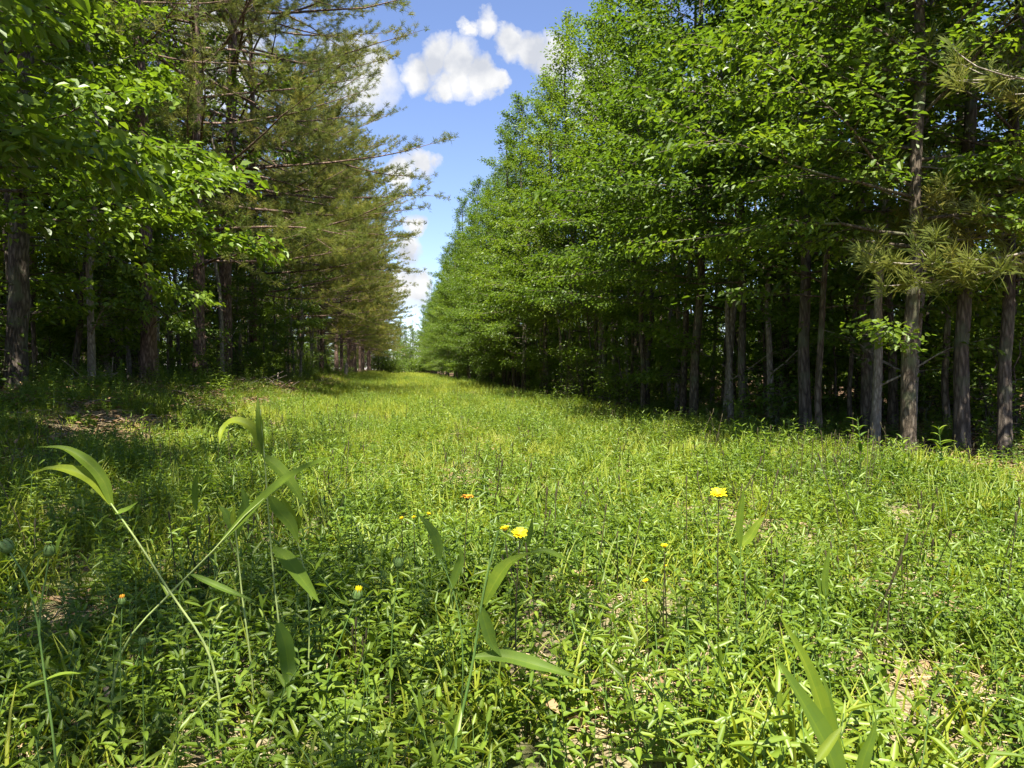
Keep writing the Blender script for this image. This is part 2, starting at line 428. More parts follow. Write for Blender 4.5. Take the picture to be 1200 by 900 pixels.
def gen_sapling(seed, H=3.2, nst=1, leaf=M_shrub, L=.08, nleaf=2600, spread=.9, bark=M_darkbark, z0=.3):
    rng = np.random.default_rng(seed); mt = MB(); tw = []
    for s in range(nst):
        ln = (rng.normal(0, .1), rng.normal(0, .1)); h = H * rng.uniform(.75, 1.05)
        T = trunk_path(rng, h, 12, .07, ln); T[:, :2] += rng.normal(0, .12 * (nst > 1), 2)
        tube(mt, T, np.linspace(.010 + .006 * H, .004, 12), 6)
        for i in range(int(7 + h * 4)):
            z = rng.uniform(z0, h * .98); az = rng.uniform(0, 2 * pi); l = spread * (1.1 - .6 * z / h) * rng.uniform(.5, 1.2)
            P = branch_path(rng, interp_path(T, z), (cos(az), sin(az), rng.uniform(0, .6)), l, 5, -.05, .13)
            tube(mt, P, np.linspace(.007, .002, 6), 4)
            for k in range(1, 6):
                tw.append((P[k - 1], P[k] - P[k - 1]))
                tw.append((P[k], norm(np.cross(P[k] - P[k - 1], [0, 0, rng.choice([-1., 1.])])) * .22 + (P[k] - P[k - 1]) * .5))
    p = np.array([a for a, _ in tw]); d0 = np.array([b for _, b in tw])
    idx = rng.integers(0, len(p), nleaf); ld = d0[idx]
    pos = p[idx] + ld * rng.random((nleaf, 1)) * 1.1 + rng.normal(0, .045, (nleaf, 3))
    sd = norm(np.cross(norm(ld), [0, 0, 1.0])) * rng.choice([-1, 1], nleaf)[:, None]
    d = norm(ld) * .6 + sd * rng.uniform(.2, 1, (nleaf, 1)) + rng.normal(0, .25, (nleaf, 3)) + np.array([0, 0, -.2])
    Ls = L * rng.uniform(.6, 1.25, nleaf)
    mc = MB(); leaves(mc, pos, d, np.array([0, 0, 1.]) + rng.normal(0, .4, (nleaf, 3)), Ls, Ls * rng.uniform(.45, .6, nleaf), .18, .15, rnd=rng.random(nleaf))
    return mt.build('trunk', bark), mc.build('crown', leaf, smooth=False)

HW = [gen_hardwood(11, 10.8, .095, 1.2, 2.2, 46, 24000, L=.082), gen_hardwood(12, 10.0, .075, 1.1, 2.0, 44, 21000, L=.08, bark=M_darkbark),
      gen_hardwood(13, 11.2, .095, 1.4, 2.3, 46, 24000, L=.082, bark=M_darkbark), gen_hardwood(14, 9.6, .06, 1.0, 1.9, 42, 18000, L=.078), gen_hardwood(15, 10.4, .08, 1.1, 2.1, 44, 21000, L=.072, bark=M_darkbark)]
BO = [(1.5, pi - .1, 2.0, .1), (2.0, pi + .3, 2.5, .12), (2.4, pi - .35, 2.7, .12), (2.8, pi + .05, 2.6, .15), (3.3, pi - .5, 2.3, .2), (3.5, pi + .5, 2.2, .2), (4.2, pi, 2.0, .3)]
HWN = [gen_hardwood(24, 10.6, .072, 1.9, 2.2, 38, 17000, L=.085, boughs=BO[2:], low=1), gen_hardwood(25, 9.8, .062, 2.1, 2.0, 36, 15000, L=.085, bark=M_darkbark, boughs=BO[3:], low=1), gen_hardwood(38, 10.2, .052, 2.3, 1.9, 38, 16000, L=.08, boughs=BO[2::2], low=1)]
HWB = [gen_hardwood(18, 10.6, .085, 1.3, 2.1, 42, 20000, L=.082, boughs=BO), gen_hardwood(19, 10.0, .075, 1.2, 2.0, 40, 18500, L=.08, bark=M_darkbark, boughs=[(z + .2, a * .5 + pi * .5 + .2, l * .9, e) for z, a, l, e in BO])]
MPB = gen_hardwood(23, 8.6, .08, 1.7, 2.3, 32, 15000, L=.115, bark=M_darkbark, leaf=M_maple, low=0, boughs=[(2.0, -.1, 2.9, .06), (2.25, .25, 3.0, .05), (2.5, -.35, 2.6, .1), (2.9, .1, 2.7, .15)])
SHT = gen_hardwood(30, 9.5, .11, 4.3, 3.0, 28, 5600, L=.115, leaf=M_maple, low=0)
MPT = gen_hardwood(26, 8.4,   .08, 2.2, 2.7, 26, 4200, L=.12, bark=M_darkbark, leaf=M_maple)
HWT = [gen_hardwood(16, 10.4, .10, 2.2, 2.0, 26, 3600, L=.10, bark=M_darkbark), gen_hardwood(17, 9.6, .085, 2.0, 1.8, 24, 3200, L=.10, bark=M_greybark)]
POLE = [gen_hardwood(27, 7.2, .036, 2.4, 1.0, 14, 1300, L=.09, bark=M_darkbark, sides=6, low=3), gen_hardwood(28, 6.2, .028, 1.8, .9, 12, 1100, L=.09, bark=M_greybark, sides=6, low=3), gen_hardwood(29, 8.0, .045, 3.0, 1.1, 14, 1400, L=.09, bark=M_palebark, sides=6, low=2)]
MP = [gen_hardwood(21, 9.0, .09, 1.8, 2.9, 38, 17000, L=.115, bark=M_darkbark, leaf=M_maple), gen_hardwood(22, 7.2, .06, 1.4, 2.3, 32, 12000, L=.11, bark=M_darkbark, leaf=M_maple)]
PN = [gen_pine(31, 17, .16, 3.0, 5.3, 21, 5, top=.35), gen_pine(32, 16, .14, 2.6, 5.0, 21, 4, top=.35), gen_pine(33, 18, .17, 3.4, 5.5, 22, 5, top=.35), gen_pine(34, 15, .125, 2.3, 4.6, 20, 4, top=.35)]
PNT = [gen_pine(35, 14, .15, 4.8, 2.2, 10, 4, 10, W=.005), gen_pine(37, 13.5, .13, 5.6, 2.0, 9, 4, 10, W=.005)]
SP = [gen_sapling(41, 3.4), gen_sapling(42, 2.6, nleaf=2000), gen_sapling(43, 4.6, nleaf=3400, spread=1.1), gen_sapling(44, 3.9, nleaf=1500, spread=.6)]
SH = [gen_sapling(51, .9, 5, nleaf=900, spread=.45, L=.07, z0=.08), gen_sapling(52, 1.3, 6, nleaf=1300, spread=.55, L=.065, z0=.08), gen_sapling(53, .7, 4, nleaf=700, spread=.4, L=.06, z0=.06)]

def put(name, tpl, x, y, rz, s, label, cat, group=None, tilt=(0, 0), trunk=None):
    o = thing(name, (x, y, float(gz(x, y))), label, cat, group, rz, s, tilt)
    t = link('trunk', tpl[0], o); link('crown', tpl[1], o)
    if trunk is not None:
        t.data = tpl[0].copy(); t.data.materials[0] = trunk
    return o

rng = np.random.default_rng(5)
taken = []
def free(x, y, dmin):
    for a, b in taken:
        if (a - x) ** 2 + (b - y) ** 2 < dmin * dmin: return False
    taken.append((x, y)); return True

# --- right edge: trunks that the photo shows one by one
R_NAMED = [  # px of the foot, X, template, scale, label, lean
    (1066, 4.35, 'B', .82, 'grey barked hardwood on the right with pale stripe down its trunk', (0, -.015)),
    (945, 4.8, 'C', 1.05, 'mossy grey hardwood trunk standing by the bright low spray, right edge', (0, -.03)),
    (872, 4.7, 'C', .85, 'slim pale hardwood stem between the mossy trunk and the far row', (0, -.04)),
    (1128, 5.2, 'C', 1.0, 'dark shaded hardwood trunk just right of the pale striped one', (0, .0)),
    (1178, 5.4, 'C', .85, 'dark hardwood trunk at the right margin behind the pine bough', (0, .01)),
    (1015, 5.6, 'T', 1.0, 'thin dark hardwood trunk set back between the two grey trunks', (0, 0)),
    (1047, 6.2, 'T', 1.0, 'dark hardwood trunk close behind the pale striped one', (0, 0)),
    (800, 4.8, 3, .9, 'thin pole hardwood beside the leafy undergrowth halfway along the right edge', (0, .02)),
]
for px, X, ti, s, lab, tl in R_NAMED:
    Y = at_x(px, X); taken.append((X, Y))
    put('hardwood_tree', (HWN + HWT)['BCT'.index(ti)] if isinstance(ti, str) else HW[ti], X, Y, rng.uniform(0, 6.28) if not isinstance(ti, str) else .1, s, lab, 'tree', 'hardwood trees along the right edge', tl)
ORD = ['first', 'second', 'third', 'fourth', 'fifth', 'sixth', 'seventh', 'eighth', 'ninth', 'tenth', 'eleventh', 'twelfth']
def row(side, x0, dx, y0, y1, step, kinds, cat, name, labf, group, grow=0.012, dmin=1.0, smin=.85, smax=1.15):
    y = y0; k = 0
    if side > 0: x0 -= .5
    while y < y1:
        x = x0 + rng.normal(0, dx); yy = y + rng.normal(0, step * .25)
        if free(x, yy, dmin):
            tpl = kinds[rng.integers(len(kinds))]
            put(name, tpl, x, yy, rng.normal(0, .35) if tpl in HWB or tpl in HWN else rng.uniform(0, 6.28), rng.uniform(smin, smax), labf(k), cat, group, (rng.normal(0, .02), rng.normal(0, .02)))
            k += 1
        y += step * (1 + grow * max(0, y - 10)) * rng.uniform(.8, 1.2)
HWG = 'hardwood trees along the right edge'
row(1, 5.3, .4, 6.6, 11, 1.9, HWN, 'tree', 'hardwood_tree', lambda k: 'leafy hardwood with low sunlit sprays among the nearest trees of the right edge', HWG)
row(1, 5.2, .35, 11.5, 22, 1.5, HWN, 'tree', 'hardwood_tree', lambda k: 'young leafy hardwood with bare lower stem between the near trees and the far row', HWG, smin=.85, smax=1.02)
row(1, 5.2, .35, 22, 40, 1.45, HW + HWB + HWB, 'tree', 'hardwood_tree', lambda k: 'young leafy hardwood in the middle of the right edge of the meadow', HWG, smin=.92, smax=1.14)
row(1, 5.2, .35, 40, 125, 1.7, HW, 'tree', 'hardwood_tree', lambda k: 'distant leafy hardwood where the right edge narrows towards the gap', HWG, grow=.008, smin=1.0, smax=1.25)
row(1, 7.0, .5, 6, 75, 1.9, HWT, 'tree', 'hardwood_tree', lambda k: 'hardwood of the second row behind the right edge trees', HWG, grow=.02)
row(1, 9.0, .6, 8, 45, 3.2, HWT, 'tree', 'hardwood_tree', lambda k: 'shaded hardwood deep inside the right woods', HWG, grow=.03)
row(1, 11.4, .7, 10, 34, 3.8, HWT, 'tree', 'hardwood_tree', lambda k: 'shaded hardwood deep inside the right woods', HWG, grow=.03)
# pine whose bough reaches in from the right
px_pine = gen_pine(36, 9, .13, 3.4, 2.2, 9, 4, 44, W=.0033, Ln=.15, dead=0, bark=M_palebark, boughs=[(2.0, pi - .2, 2.3, -.25), (1.9, pi - .55, 2.3, -.12), (1.95, pi - .5, 2.4, .03), (2.1, pi + .1, 2.5, -.12), (2.35, pi - .35, 2.6, .02), (2.7, pi + .2, 2.5, .05), (2.75, pi - .15, 2.4, .16), (3.1, pi - .4, 2.5, .15), (3.3, pi + .1, 2.2, .22), (2.3, pi - .7, 2.2, -.05)])
put('pine_tree', px_pine, 6.35, 4.95, .0, 1.0, 'long needled pine reaching its bare twigged bough in from the right', 'tree', 'pines')

# --- left edge
L_NAMED = [
    (18, -4.8, 'T', 0, .8, 'dark leaning trunk at the left margin of the photo', M_darkbark, (0, .03)),
    (175, -4.5, 'T', 1, 1.0, 'thick pine on the left with flaky reddish bark at its foot', M_pinebark, (0, -.01)),
    (234, -4.75, 'P', 1, 1.0, 'straight dark pine second from the flaky barked one', M_pinebark, (0, .005)),
    (128, -5.6, 'M', 1, .8, 'thin pale crooked maple stem left of the flaky pine', M_palebark, (.02, .05)),
    (284, -4.9, 'M', 1, .8, 'pale slender maple right of the two dark pines', M_palebark, (0, 0)),
    (322, -5.0, 'M', 1, .75, 'pale curved maple stem rising from the brush pile', M_palebark, (0, .03)),
]
for px, X, kd, ti, s, lab, bk, tl in L_NAMED:
    Y = at_x(px, X); taken.append((X, Y))
    put('pine_tree' if kd in 'PT' else 'maple_tree', {'P': PN, 'T': PNT, 'M': MP}[kd][ti], X, Y, rng.uniform(0, 6.28), s, lab, 'tree', 'pines' if kd in 'PT' else 'maples', tl, bk)
PG = 'pines along the left edge'
row(-1, -4.8, .35, 16, 45, 2.6, PN, 'tree', 'pine_tree', lambda k: 'golden green pine with long boughs over the left edge', PG, dmin=1.6)
row(-1, -5.0, .4, 45, 120, 3.2, PN, 'tree', 'pine_tree', lambda k: 'distant pine where the left edge narrows towards the gap', PG, grow=.008, dmin=1.6)
row(-1, -7.5, .6, 12, 60, 2.5, PNT, 'tree', 'pine_tree', lambda k: 'pine of the second row behind the left edge trees', PG, grow=.02, dmin=1.6)
row(-1, -10., .7, 16, 50, 3.4, PNT, 'tree', 'pine_tree', lambda k: 'shaded pine deep inside the left woods', PG, grow=.03, dmin=1.5)
MG = 'maples among the left pines'
row(-1, -5.8, .5, 9, 15, 2.2, [MPT] + MP[1:], 'tree', 'maple_tree', lambda k: 'leafy maple with bright low boughs among the nearest left trees', MG)
row(-1, -7.6, .8, 11, 28, 2.6, [MPT] + HWT, 'tree', 'maple_tree', lambda k: 'dark green broadleaf tree between the second row pines on the left', MG)
row(-1, -10.5, 1., 15, 34, 4.2, [MPT] + HWT, 'tree', 'maple_tree', lambda k: 'shaded broadleaf tree deep inside the left woods', MG)
row(-1, -13.5, 1., 18, 38, 4.5, [MPT] + HWT, 'tree', 'maple_tree', lambda k: 'shaded broadleaf tree deep inside the left woods', MG)

put('maple_tree', MPB, -4.9, 4.6, -.1, 1.0, 'nearest maple with large bright leaves at the upper left margin', 'tree', MG)
put('maple_tree', SHT, -3.3, 1.5, 2.2, 1.0, 'maple beside the viewer shading the near left grass', 'tree', MG)
put('maple_tree', SHT, -2.2, -2.1, 1.1, .95, 'maple beside the viewer shading the near left grass', 'tree', MG)
put('maple_tree', SHT, -2.4, -.7, 4.0, 1.0, 'maple beside the viewer shading the near left grass', 'tree', MG)
put('maple_tree', MPB, -4.6, 7.9, .0, .95, 'maple holding a bright level spray in front of the dark left trunks', 'tree', MG)
PLG = 'thin poles under the canopy'
row(1, 5.7, .6, 6, 45, .42, POLE, 'tree', 'slender_tree', lambda k: 'thin bare lower pole tree in the shade of the right edge', PLG, grow=.025, dmin=.4)
row(1, 7.7, .9, 7, 34, .7, POLE, 'tree', 'slender_tree', lambda k: 'thin pole tree deep inside the right woods', PLG, grow=.025, dmin=.4)
row(-1, -5.4, .55, 9.5, 40, .5, POLE, 'tree', 'slender_tree', lambda k: 'thin pole tree between the left edge trunks', PLG, grow=.025, dmin=.4)
row(-1, -7.8, .9, 13, 40, .8, POLE, 'tree', 'slender_tree', lambda k: 'thin pole tree deep inside the left woods', PLG, grow=.025, dmin=.4)
for x, y, q, sc in ((-7.2, 12.6, .4, 1.35), (-8.8, 16.5, 2.0, 1.5), (-6.6, 17.6, 3.3, 1.2), (-7.4, 21.5, 5.0, 1.5), (-10.5, 21, 1.0, 1.5)):
    put('maple_tree', SHT, x, y, q, sc, 'tall maple closing the canopy behind the first left pines', 'tree', MG)
# --- saplings and shrubs
SG = 'saplings under the trees'
row(1, 6.3, .6, 8.6, 45, 1.4, SP, 'sapling', 'sapling', lambda k: 'slim leafy sapling in the shade of the right edge trees', SG, grow=.03, dmin=.45, smin=.7, smax=1.2)
row(1, 8.0, .9, 6.5, 34, .8, SP, 'sapling', 'sapling', lambda k: 'dark leafy sapling deep in the right woods', SG, grow=.03, dmin=.45)
row(-1, -5.8, .7, 9, 45, 1.5, SP, 'sapling', 'sapling', lambda k: 'slim leafy sapling under the left edge trees', SG, grow=.03, dmin=.45, smin=.6, smax=1.1)
row(-1, -8.2, 1.1, 12, 40, 1.2, SP, 'sapling', 'sapling', lambda k: 'dark leafy sapling deep in the left woods', SG, grow=.03, dmin=.45)
row(-1, -5.3, .4, 9, 34, 1.7, SP, 'sapling', 'sapling', lambda k: 'leafy sapling in front of the left trunks', SG, grow=.04, dmin=.4, smin=.45, smax=.8)
BG = 'low shrubs under the trees'
row(1, 5.1, .25, 8.6, 60, .75, SH, 'shrub', 'shrub', lambda k: 'low dark shrub along the foot of the right trees', BG, grow=.03, dmin=.35)
row(1, 7.2, .7, 6.8, 30, .7, SH, 'shrub', 'shrub', lambda k: 'low shrub in the shade inside the right woods', BG, grow=.03, dmin=.35)
row(-1, -5.2, .5, 8, 50, .9, SH, 'shrub', 'shrub', lambda k: 'low leafy shrub along the foot of the left trees', BG, grow=.03, dmin=.35)
row(-1, -7.4, .8, 11, 34, 1.4, SH, 'shrub', 'shrub', lambda k: 'low shrub in the shade inside the left woods', BG, grow=.03, dmin=.35)
# far end of the ride
for k, (x, y, s, t) in enumerate([(-3.4, 118, .95, HW[1]), (-1.6, 127, .85, HW[3]), (.3, 131, .8, HW[0]), (2.0, 127, .8, HW[3]), (3.6, 120, .9, HW[4]), (-.6, 140, 1.0, HW[2]), (1.6, 141, .95, HW[1])]):
    put('hardwood_tree', t, x, y, k * 1.3, s, 'small pale green tree closing the far end of the meadow', 'tree', 'trees closing the far end')

for k in range(22):
    put('shrub', SH[k % 3], -5.2 + .52 * k + rng.normal(0, .2), 119 + rng.uniform(0, 7) - abs(k - 10.5) * .3, k * .9, rng.uniform(2.4, 4.2), 'bushy pale green shrub at the far end of the meadow', 'shrub', 'shrubs closing the far end')
# ------------------------------------------------------------------ scattered ground cover (stuff)
def scatter(name, protos, P, rot, scl, idx, label, cat):
    me = bpy.data.meshes.new(name); me.vertices.add(len(P)); me.vertices.foreach_set('co', np.asarray(P, np.float32).ravel())
    for an, ty, dat in (('rot', 'FLOAT_VECTOR', rot), ('scl', 'FLOAT', scl), ('pick', 'INT', idx)):
        a = me.attributes.new(an, ty, 'POINT')
        a.data.foreach_set('vector' if ty == 'FLOAT_VECTOR' else 'value', np.asarray(dat, np.int32 if ty == 'INT' else np.float32).ravel())
    o = tag(link(name, me), label, cat, kind='stuff')
    c = bpy.data.collections.new(name + '_plants')
    for i, p in enumerate(protos):
        c.objects.link(bpy.data.objects.new(f'{name}_plant_{i:02d}', p))
    ng = bpy.data.node_groups.new(name, 'GeometryNodeTree')
    ng.interface.new_socket('Geometry', in_out='INPUT', socket_type='NodeSocketGeometry')
    ng.interface.new_socket('Geometry', in_out='OUTPUT', socket_type='NodeSocketGeometry')
    nd = ng.nodes; L = ng.links
    gi = nd.new('NodeGroupInput'); go = nd.new('NodeGroupOutput')
    ci = nd.new('GeometryNodeCollectionInfo'); ci.inputs['Collection'].default_value = c
    ci.inputs['Separate Children'].default_value = True; ci.inputs['Reset Children'].default_value = True
    ip = nd.new('GeometryNodeInstanceOnPoints'); ip.inputs['Pick Instance'].default_value = True
    def na(n, t):
        a = nd.new('GeometryNodeInputNamedAttribute'); a.data_type = t; a.inputs['Name'].default_value = n
        return [s for s in a.outputs if s.enabled and s.name == 'Attribute'][0]
    L.new(gi.outputs[0], ip.inputs['Points']); L.new(ci.outputs[0], ip.inputs['Instance'])
    L.new(na('pick', 'INT'), ip.inputs['Instance Index'])
    e2r = nd.new('FunctionNodeEulerToRotation'); L.new(na('rot', 'FLOAT_VECTOR'), e2r.inputs[0]); L.new(e2r.outputs[0], ip.inputs['Rotation'])
    L.new(na('scl', 'FLOAT'), ip.inputs['Scale']); L.new(ip.outputs[0], go.inputs[0])
    md = o.modifiers.new('scatter', 'NODES'); md.node_group = ng
    return o

def gen_forb(seed, nst=14, rad=.13, hmin=.07, hmax=.2, L=.036, wr=.38, mat=M_forb, pairs=(4, 8)):
    r = np.random.default_rng(seed); mb = MB(); P, D, Nn, Ls = [], [], [], []
    for i in range(nst):
        a = r.uniform(0, 6.28); q = rad * sqrt(r.random()); b = np.array([cos(a) * q, sin(a) * q, -.02]); h = r.uniform(hmin, hmax)
        ln = r.normal(0, .25, 2)
        S = np.array([b, b + [ln[0] * h * .4, ln[1] * h * .4, h * .55], b + [ln[0] * h, ln[1] * h, h + .02]])
        tube(mb, S, [.0016, .0013, .0009], 3, 1)
        n = r.integers(*pairs); az0 = r.uniform(0, 6.28)
        for k in range(n):
            t = .25 + .75 * (k + 1) / n; p = S[0] + (S[2] - S[0]) * t
            az = az0 + k * pi / 2 + r.normal(0, .3); sz = L * (1.15 - .45 * t) * r.uniform(.75, 1.25)
            for sg in (0, pi):
                el = r.normal(.25, .3) + (.5 if k == n - 1 else 0)
                d = np.array([cos(az + sg) * cos(el), sin(az + sg) * cos(el), sin(el)])
                P.append(p); D.append(d); Nn.append(np.array([0, 0, 1.]) - d * d[2] + r.normal(0, .25, 3)); Ls.append(sz)
    P, D, Nn, Ls = map(np.array, (P, D, Nn, Ls))
    leaves(mb, P, D, Nn, Ls, Ls * wr * r.uniform(.8, 1.2, len(Ls)), .2, .22, 0, r.random(len(Ls)))
    return mb.build('forb', [mat, M_stem])

def gen_grass(seed, nb=26, rad=.10, hmin=.09, hmax=.24, w=.0055, mat=M_grass, curl=.7):
    r = np.random.default_rng(seed); mb = MB()
    for i in range(nb):
        a = r.uniform(0, 6.28); q = rad * sqrt(r.random()); b = np.array([cos(a) * q, sin(a) * q, -.02]); h = r.uniform(hmin, hmax)
        az = r.uniform(0, 6.28); dv = np.array([cos(az), sin(az), 0]); k = 6; t = np.linspace(0, 1, k)[:, None]; c = r.uniform(.15, curl)
        S = b + dv * h * (c * t ** 2 * 1.1 + .12 * t) + np.array([0, 0, 1.]) * h * (t * (1 - .30 * c * t * t)) * 1.1
        if r.random() < .3: S[-1, 2] -= h * .2 * c; S[-2, 2] -= h * .05
        blade(mb, S, w * r.uniform(.7, 1.5) * np.array([.6, .9, 1, .9, .6, .08]), N=-dv * .8 + np.array([0, 0, 1.]), fold=.22, rnd=r.random())
    return mb.build('grass', mat)

def gen_straw(seed, n=22, rad=.16):
    r = np.random.default_rng(seed); mb = MB()
    for i in range(n):
        a = r.uniform(0, 6.28); q = rad * sqrt(r.random()); p = np.array([cos(a) * q, sin(a) * q, r.uniform(.004, .03)]); az = r.uniform(0, 6.28); l = r.uniform(.05, .22)
        d = np.array([cos(az), sin(az), r.normal(0, .12)]); P = np.array([p - d * l / 2, p + r.normal(0, .008, 3), p + d * l / 2])
        tube(mb, P, [.0016, .0018, .0008], 3, 0, rnd=float(r.random()))
    n = 5
    p = np.stack([r.normal(0, rad * .5, n), r.normal(0, rad * .5, n), r.uniform(.01, .03, n)], 1)
    leaves(mb, p, r.normal(0, 1, (n, 3)) * [1, 1, .2], np.array([0, 0, 1.]) + r.normal(0, .4, (n, 3)), .055, .03, .3, .2, 1, r.random(n))
    return mb.build('straw', [M_straw, M_brownleaf])

def gen_litter(seed, n=46, rad=.28):
    r = np.random.default_rng(seed); mb = MB()
    p = np.stack([r.normal(0, rad * .6, n), r.normal(0, rad * .6, n), r.uniform(.005, .035, n)], 1)
    leaves(mb, p, r.normal(0, 1, (n, 3)) * [1, 1, .25], np.array([0, 0, 1.]) + r.normal(0, .45, (n, 3)), .062, .022, .3, .25, 1, r.random(n))
    for i in range(5):
        q = r.normal(0, rad * .5, 3) * [1, 1, 0] + [0, 0, .02]; az = r.uniform(0, 6.28); l = r.uniform(.1, .4)
        d = np.array([cos(az), sin(az), r.normal(0, .15)]); tube(mb, np.array([q - d * l / 2, q + r.normal(0, .015, 3), q + d * l / 2]), [.003, .004, .002], 4, 2, rnd=float(r.random()))
    return mb.build('litter', [M_straw, M_brownleaf, M_twig])

def gen_stalk(seed, n=3, h=.3, mat=M_redstem):
    """thin upright weed stalks with narrow leaves and a dark seed head"""
    r = np.random.default_rng(seed); mb = MB(); P, D, Ls = [], [], []
    for i in range(n):
        b = np.array([*r.normal(0, .04, 2), -.02]); hh = h * r.uniform(.7, 1.15); ln = r.normal(0, .12, 2)
        S = spline([b, b + [ln[0] * hh * .3, ln[1] * hh * .3, hh * .5], b + [ln[0] * hh, ln[1] * hh, hh]], 6)
        tube(mb, S, np.linspace(.0024, .0015, 6), 4, 1)
        tube(mb, np.array([S[-1], S[-1] + [0, 0, .014], S[-1] + [0, 0, .03]]), [.002, .0042, .002], 5, 1)
        for k in range(r.integers(4, 9)):
            t = r.uniform(.25, .95); p = S[0] + (S[-1] - S[0]) * t; az = r.uniform(0, 6.28); el = r.uniform(.2, .9)
            P.append(p); D.append([cos(az) * cos(el), sin(az) * cos(el), sin(el)]); Ls.append(r.uniform(.03, .06) * (1.2 - .5 * t))
    P, D, Ls = np.array(P), np.array(D), np.array(Ls)
    leaves(mb, P, D, np.array([0, 0, 1.]) + r.normal(0, .2, P.shape), Ls, Ls * .22, .2, .3, 0, r.random(len(P)) * .6)
    return mb.build('stalk', [M_forb, mat])

FORB = [gen_forb(60, 13, L=.036), gen_forb(61, 13, L=.042, wr=.3), gen_forb(62, 12, hmax=.24, L=.034, wr=.3), gen_forb(63, 14, hmax=.13, L=.028, wr=.5), gen_forb(66, 8, .13, .05, .12, .052, .5), gen_forb(67, 9, .12, .10, .26, .058, .2)]
FORBX = [gen_forb(70 + i, 16, .16, .12, .34, .055, .25, pairs=(6, 11)) for i in range(2)]
GRASS = [gen_grass(80), gen_grass(81, 22, .12, .06, .16), gen_grass(82, 20, .10, .12, .30, .007), gen_grass(83, 30, .14, .06, .18, .004)]
STRAW = [gen_straw(90 + i) for i in range(3)]
LITTER = [gen_litter(95 + i) for i in range(3)]
STALK = [gen_stalk(100, 3, .30), gen_stalk(101, 2, .36), gen_stalk(102, 4, .24)]

BARE = []
for px, py, r_ in ((1075, 716, .16), (1040, 705, .12), (925, 632, .22), (850, 628, .2), (775, 605, .25), (560, 575, .32), (585, 590, .22), (80, 725, .15), (35, 745, .1), (110, 735, .12), (400, 690, .07), (335, 765, .08), (770, 835, .10),
                   (800, 815, .08), (140, 500, .5), (110, 515, .5), (60, 760, .1), (650, 640, .15), (20, 870, .08), (1010, 800, .07), (1140, 735, .12), (430, 760, .06), (560, 745, .06)):
    g, _ = on_ground(px, py); BARE.append((g[0], g[1], r_ * 1.05))
def vnoise(x, y, s, ph):
    return (np.sin(x * s + ph) * np.cos(y * s * 1.13 - ph * 1.7) + .6 * np.sin(x * s * 2.3 + y * s * 1.7 + ph * 2.1) + .4 * np.sin(y * s * 3.7 - x * s * 2.9 + ph)) / 2
def sample(n, x0, x1, y0, y1, r):
    return r.uniform(x0, x1, n), r.uniform(y0, y1, n)
def inview(x, y, marg=.12):
    d = x * fw[0] + y * fw[1]; l = x * rt[0] + y * rt[1]
    return (d > .25) & (np.abs(l) < (600 / FPX + marg) * d + .8)
def bare(x, y):
    m = np.ones(len(x))
    for a, b, r_ in BARE:
        q = np.sqrt((x - a) ** 2 + ((y - b)) ** 2) / r_
        m *= np.clip((q - .7) / .5, .04, 1)
    return m
def cover(name, protos, spec, label, cat, seed, dens=None, smin=.8, smax=1.25, tilt=.12, sgrow=0.0):
    r = np.random.default_rng(seed); XS, YS, SS = [], [], []
    for (x0, x1, y0, y1, per_m2, sc) in spec:
        n = int((x1 - x0) * (y1 - y0) * per_m2); x, y = sample(n, x0, x1, y0, y1, r)
        k = inview(x, y)
        if dens is not None: k &= r.random(n) < dens(x, y)
        XS.append(x[k]); YS.append(y[k]); SS.append(np.full(k.sum(), sc))
    x = np.concatenate(XS); y = np.concatenate(YS); s = np.concatenate(SS) * r.uniform(smin, smax, len(x))
    rot = np.stack([r.normal(0, tilt, len(x)), r.normal(0, tilt, len(x)), r.uniform(0, 6.28, len(x))], 1)
    print(name, len(x))
    return scatter(name, protos, np.stack([x, y, gz(x, y)], 1), rot, s, r.integers(0, len(protos), len(x)), label, cat)

def clear_in(x, y):      # 1 in the clearing, fading out under the trees
    return sstep((x + 4.7 + .5 * vnoise(x, y, .8, 5)) / 1.5) * sstep((4.3 - x + .15 * vnoise(x, y, 2.2, 1)) / .5)
cover('meadow_weeds', FORB, [(-6, 6, .3, 3, 95, .9), (-6, 6, 3, 5, 60, .9), (-6, 6, 5, 10, 26, .95), (-6, 6, 10, 22, 8, 1.1), (-6, 6, 22, 60, 2, 1.4)],
      'low leafy green weeds covering the meadow', 'weeds', 1, lambda x, y: bare(x, y) * clear_in(x, y) * np.clip(.8 + .7 * vnoise(x, y, 1.9, .4), .3, 1))
cover('meadow_grass', GRASS, [(-6, 6, .3, 3, 55, .8), (-6, 6, 3, 5, 60, .85), (-6, 6, 5, 10, 85, .72), (-6, 6, 10, 22, 65, .75), (-6, 6, 22, 60, 28, 1.0), (-6, 6, 60, 150, 9, 1.4)],
      'short bright green grass of the meadow', 'grass', 2, lambda x, y: bare(x, y) * clear_in(x, y) * np.clip(.75 + .6 * vnoise(x, y, 1.1, 2.4), .2, 1))
cover('tall_weeds', FORBX, [(2.9, 4.1, 4, 10, 3, .6), (2.9, 4.1, 10, 30, 1.2, .75), (-3, 3, 2.5, 12, .7, .9)],
      'taller leafy weeds along the shaded meadow edge', 'weeds', 3, None)
cover('weed_stalks', STALK, [(-3, 4, 1.6, 5, 9, .85), (-3.2, 4.0, 5, 14, 3.5, .9), (-3, 4, 14, 30, .8, 1.0)],
      'thin brown weed stalks with seed heads standing in the grass', 'weed stalks', 4, lambda x, y: np.clip(.5 + vnoise(x, y, .9, 1.2), .08, 1))
cover('dry_straw', STRAW, [(-5, 6, .3, 4, 80, .8), (-5, 6, 4, 10, 24, 1.1)], 'pale dry straw lying on the bare soil', 'straw', 5, lambda x, y: np.clip(1.15 - bare(x, y), .22, 1))
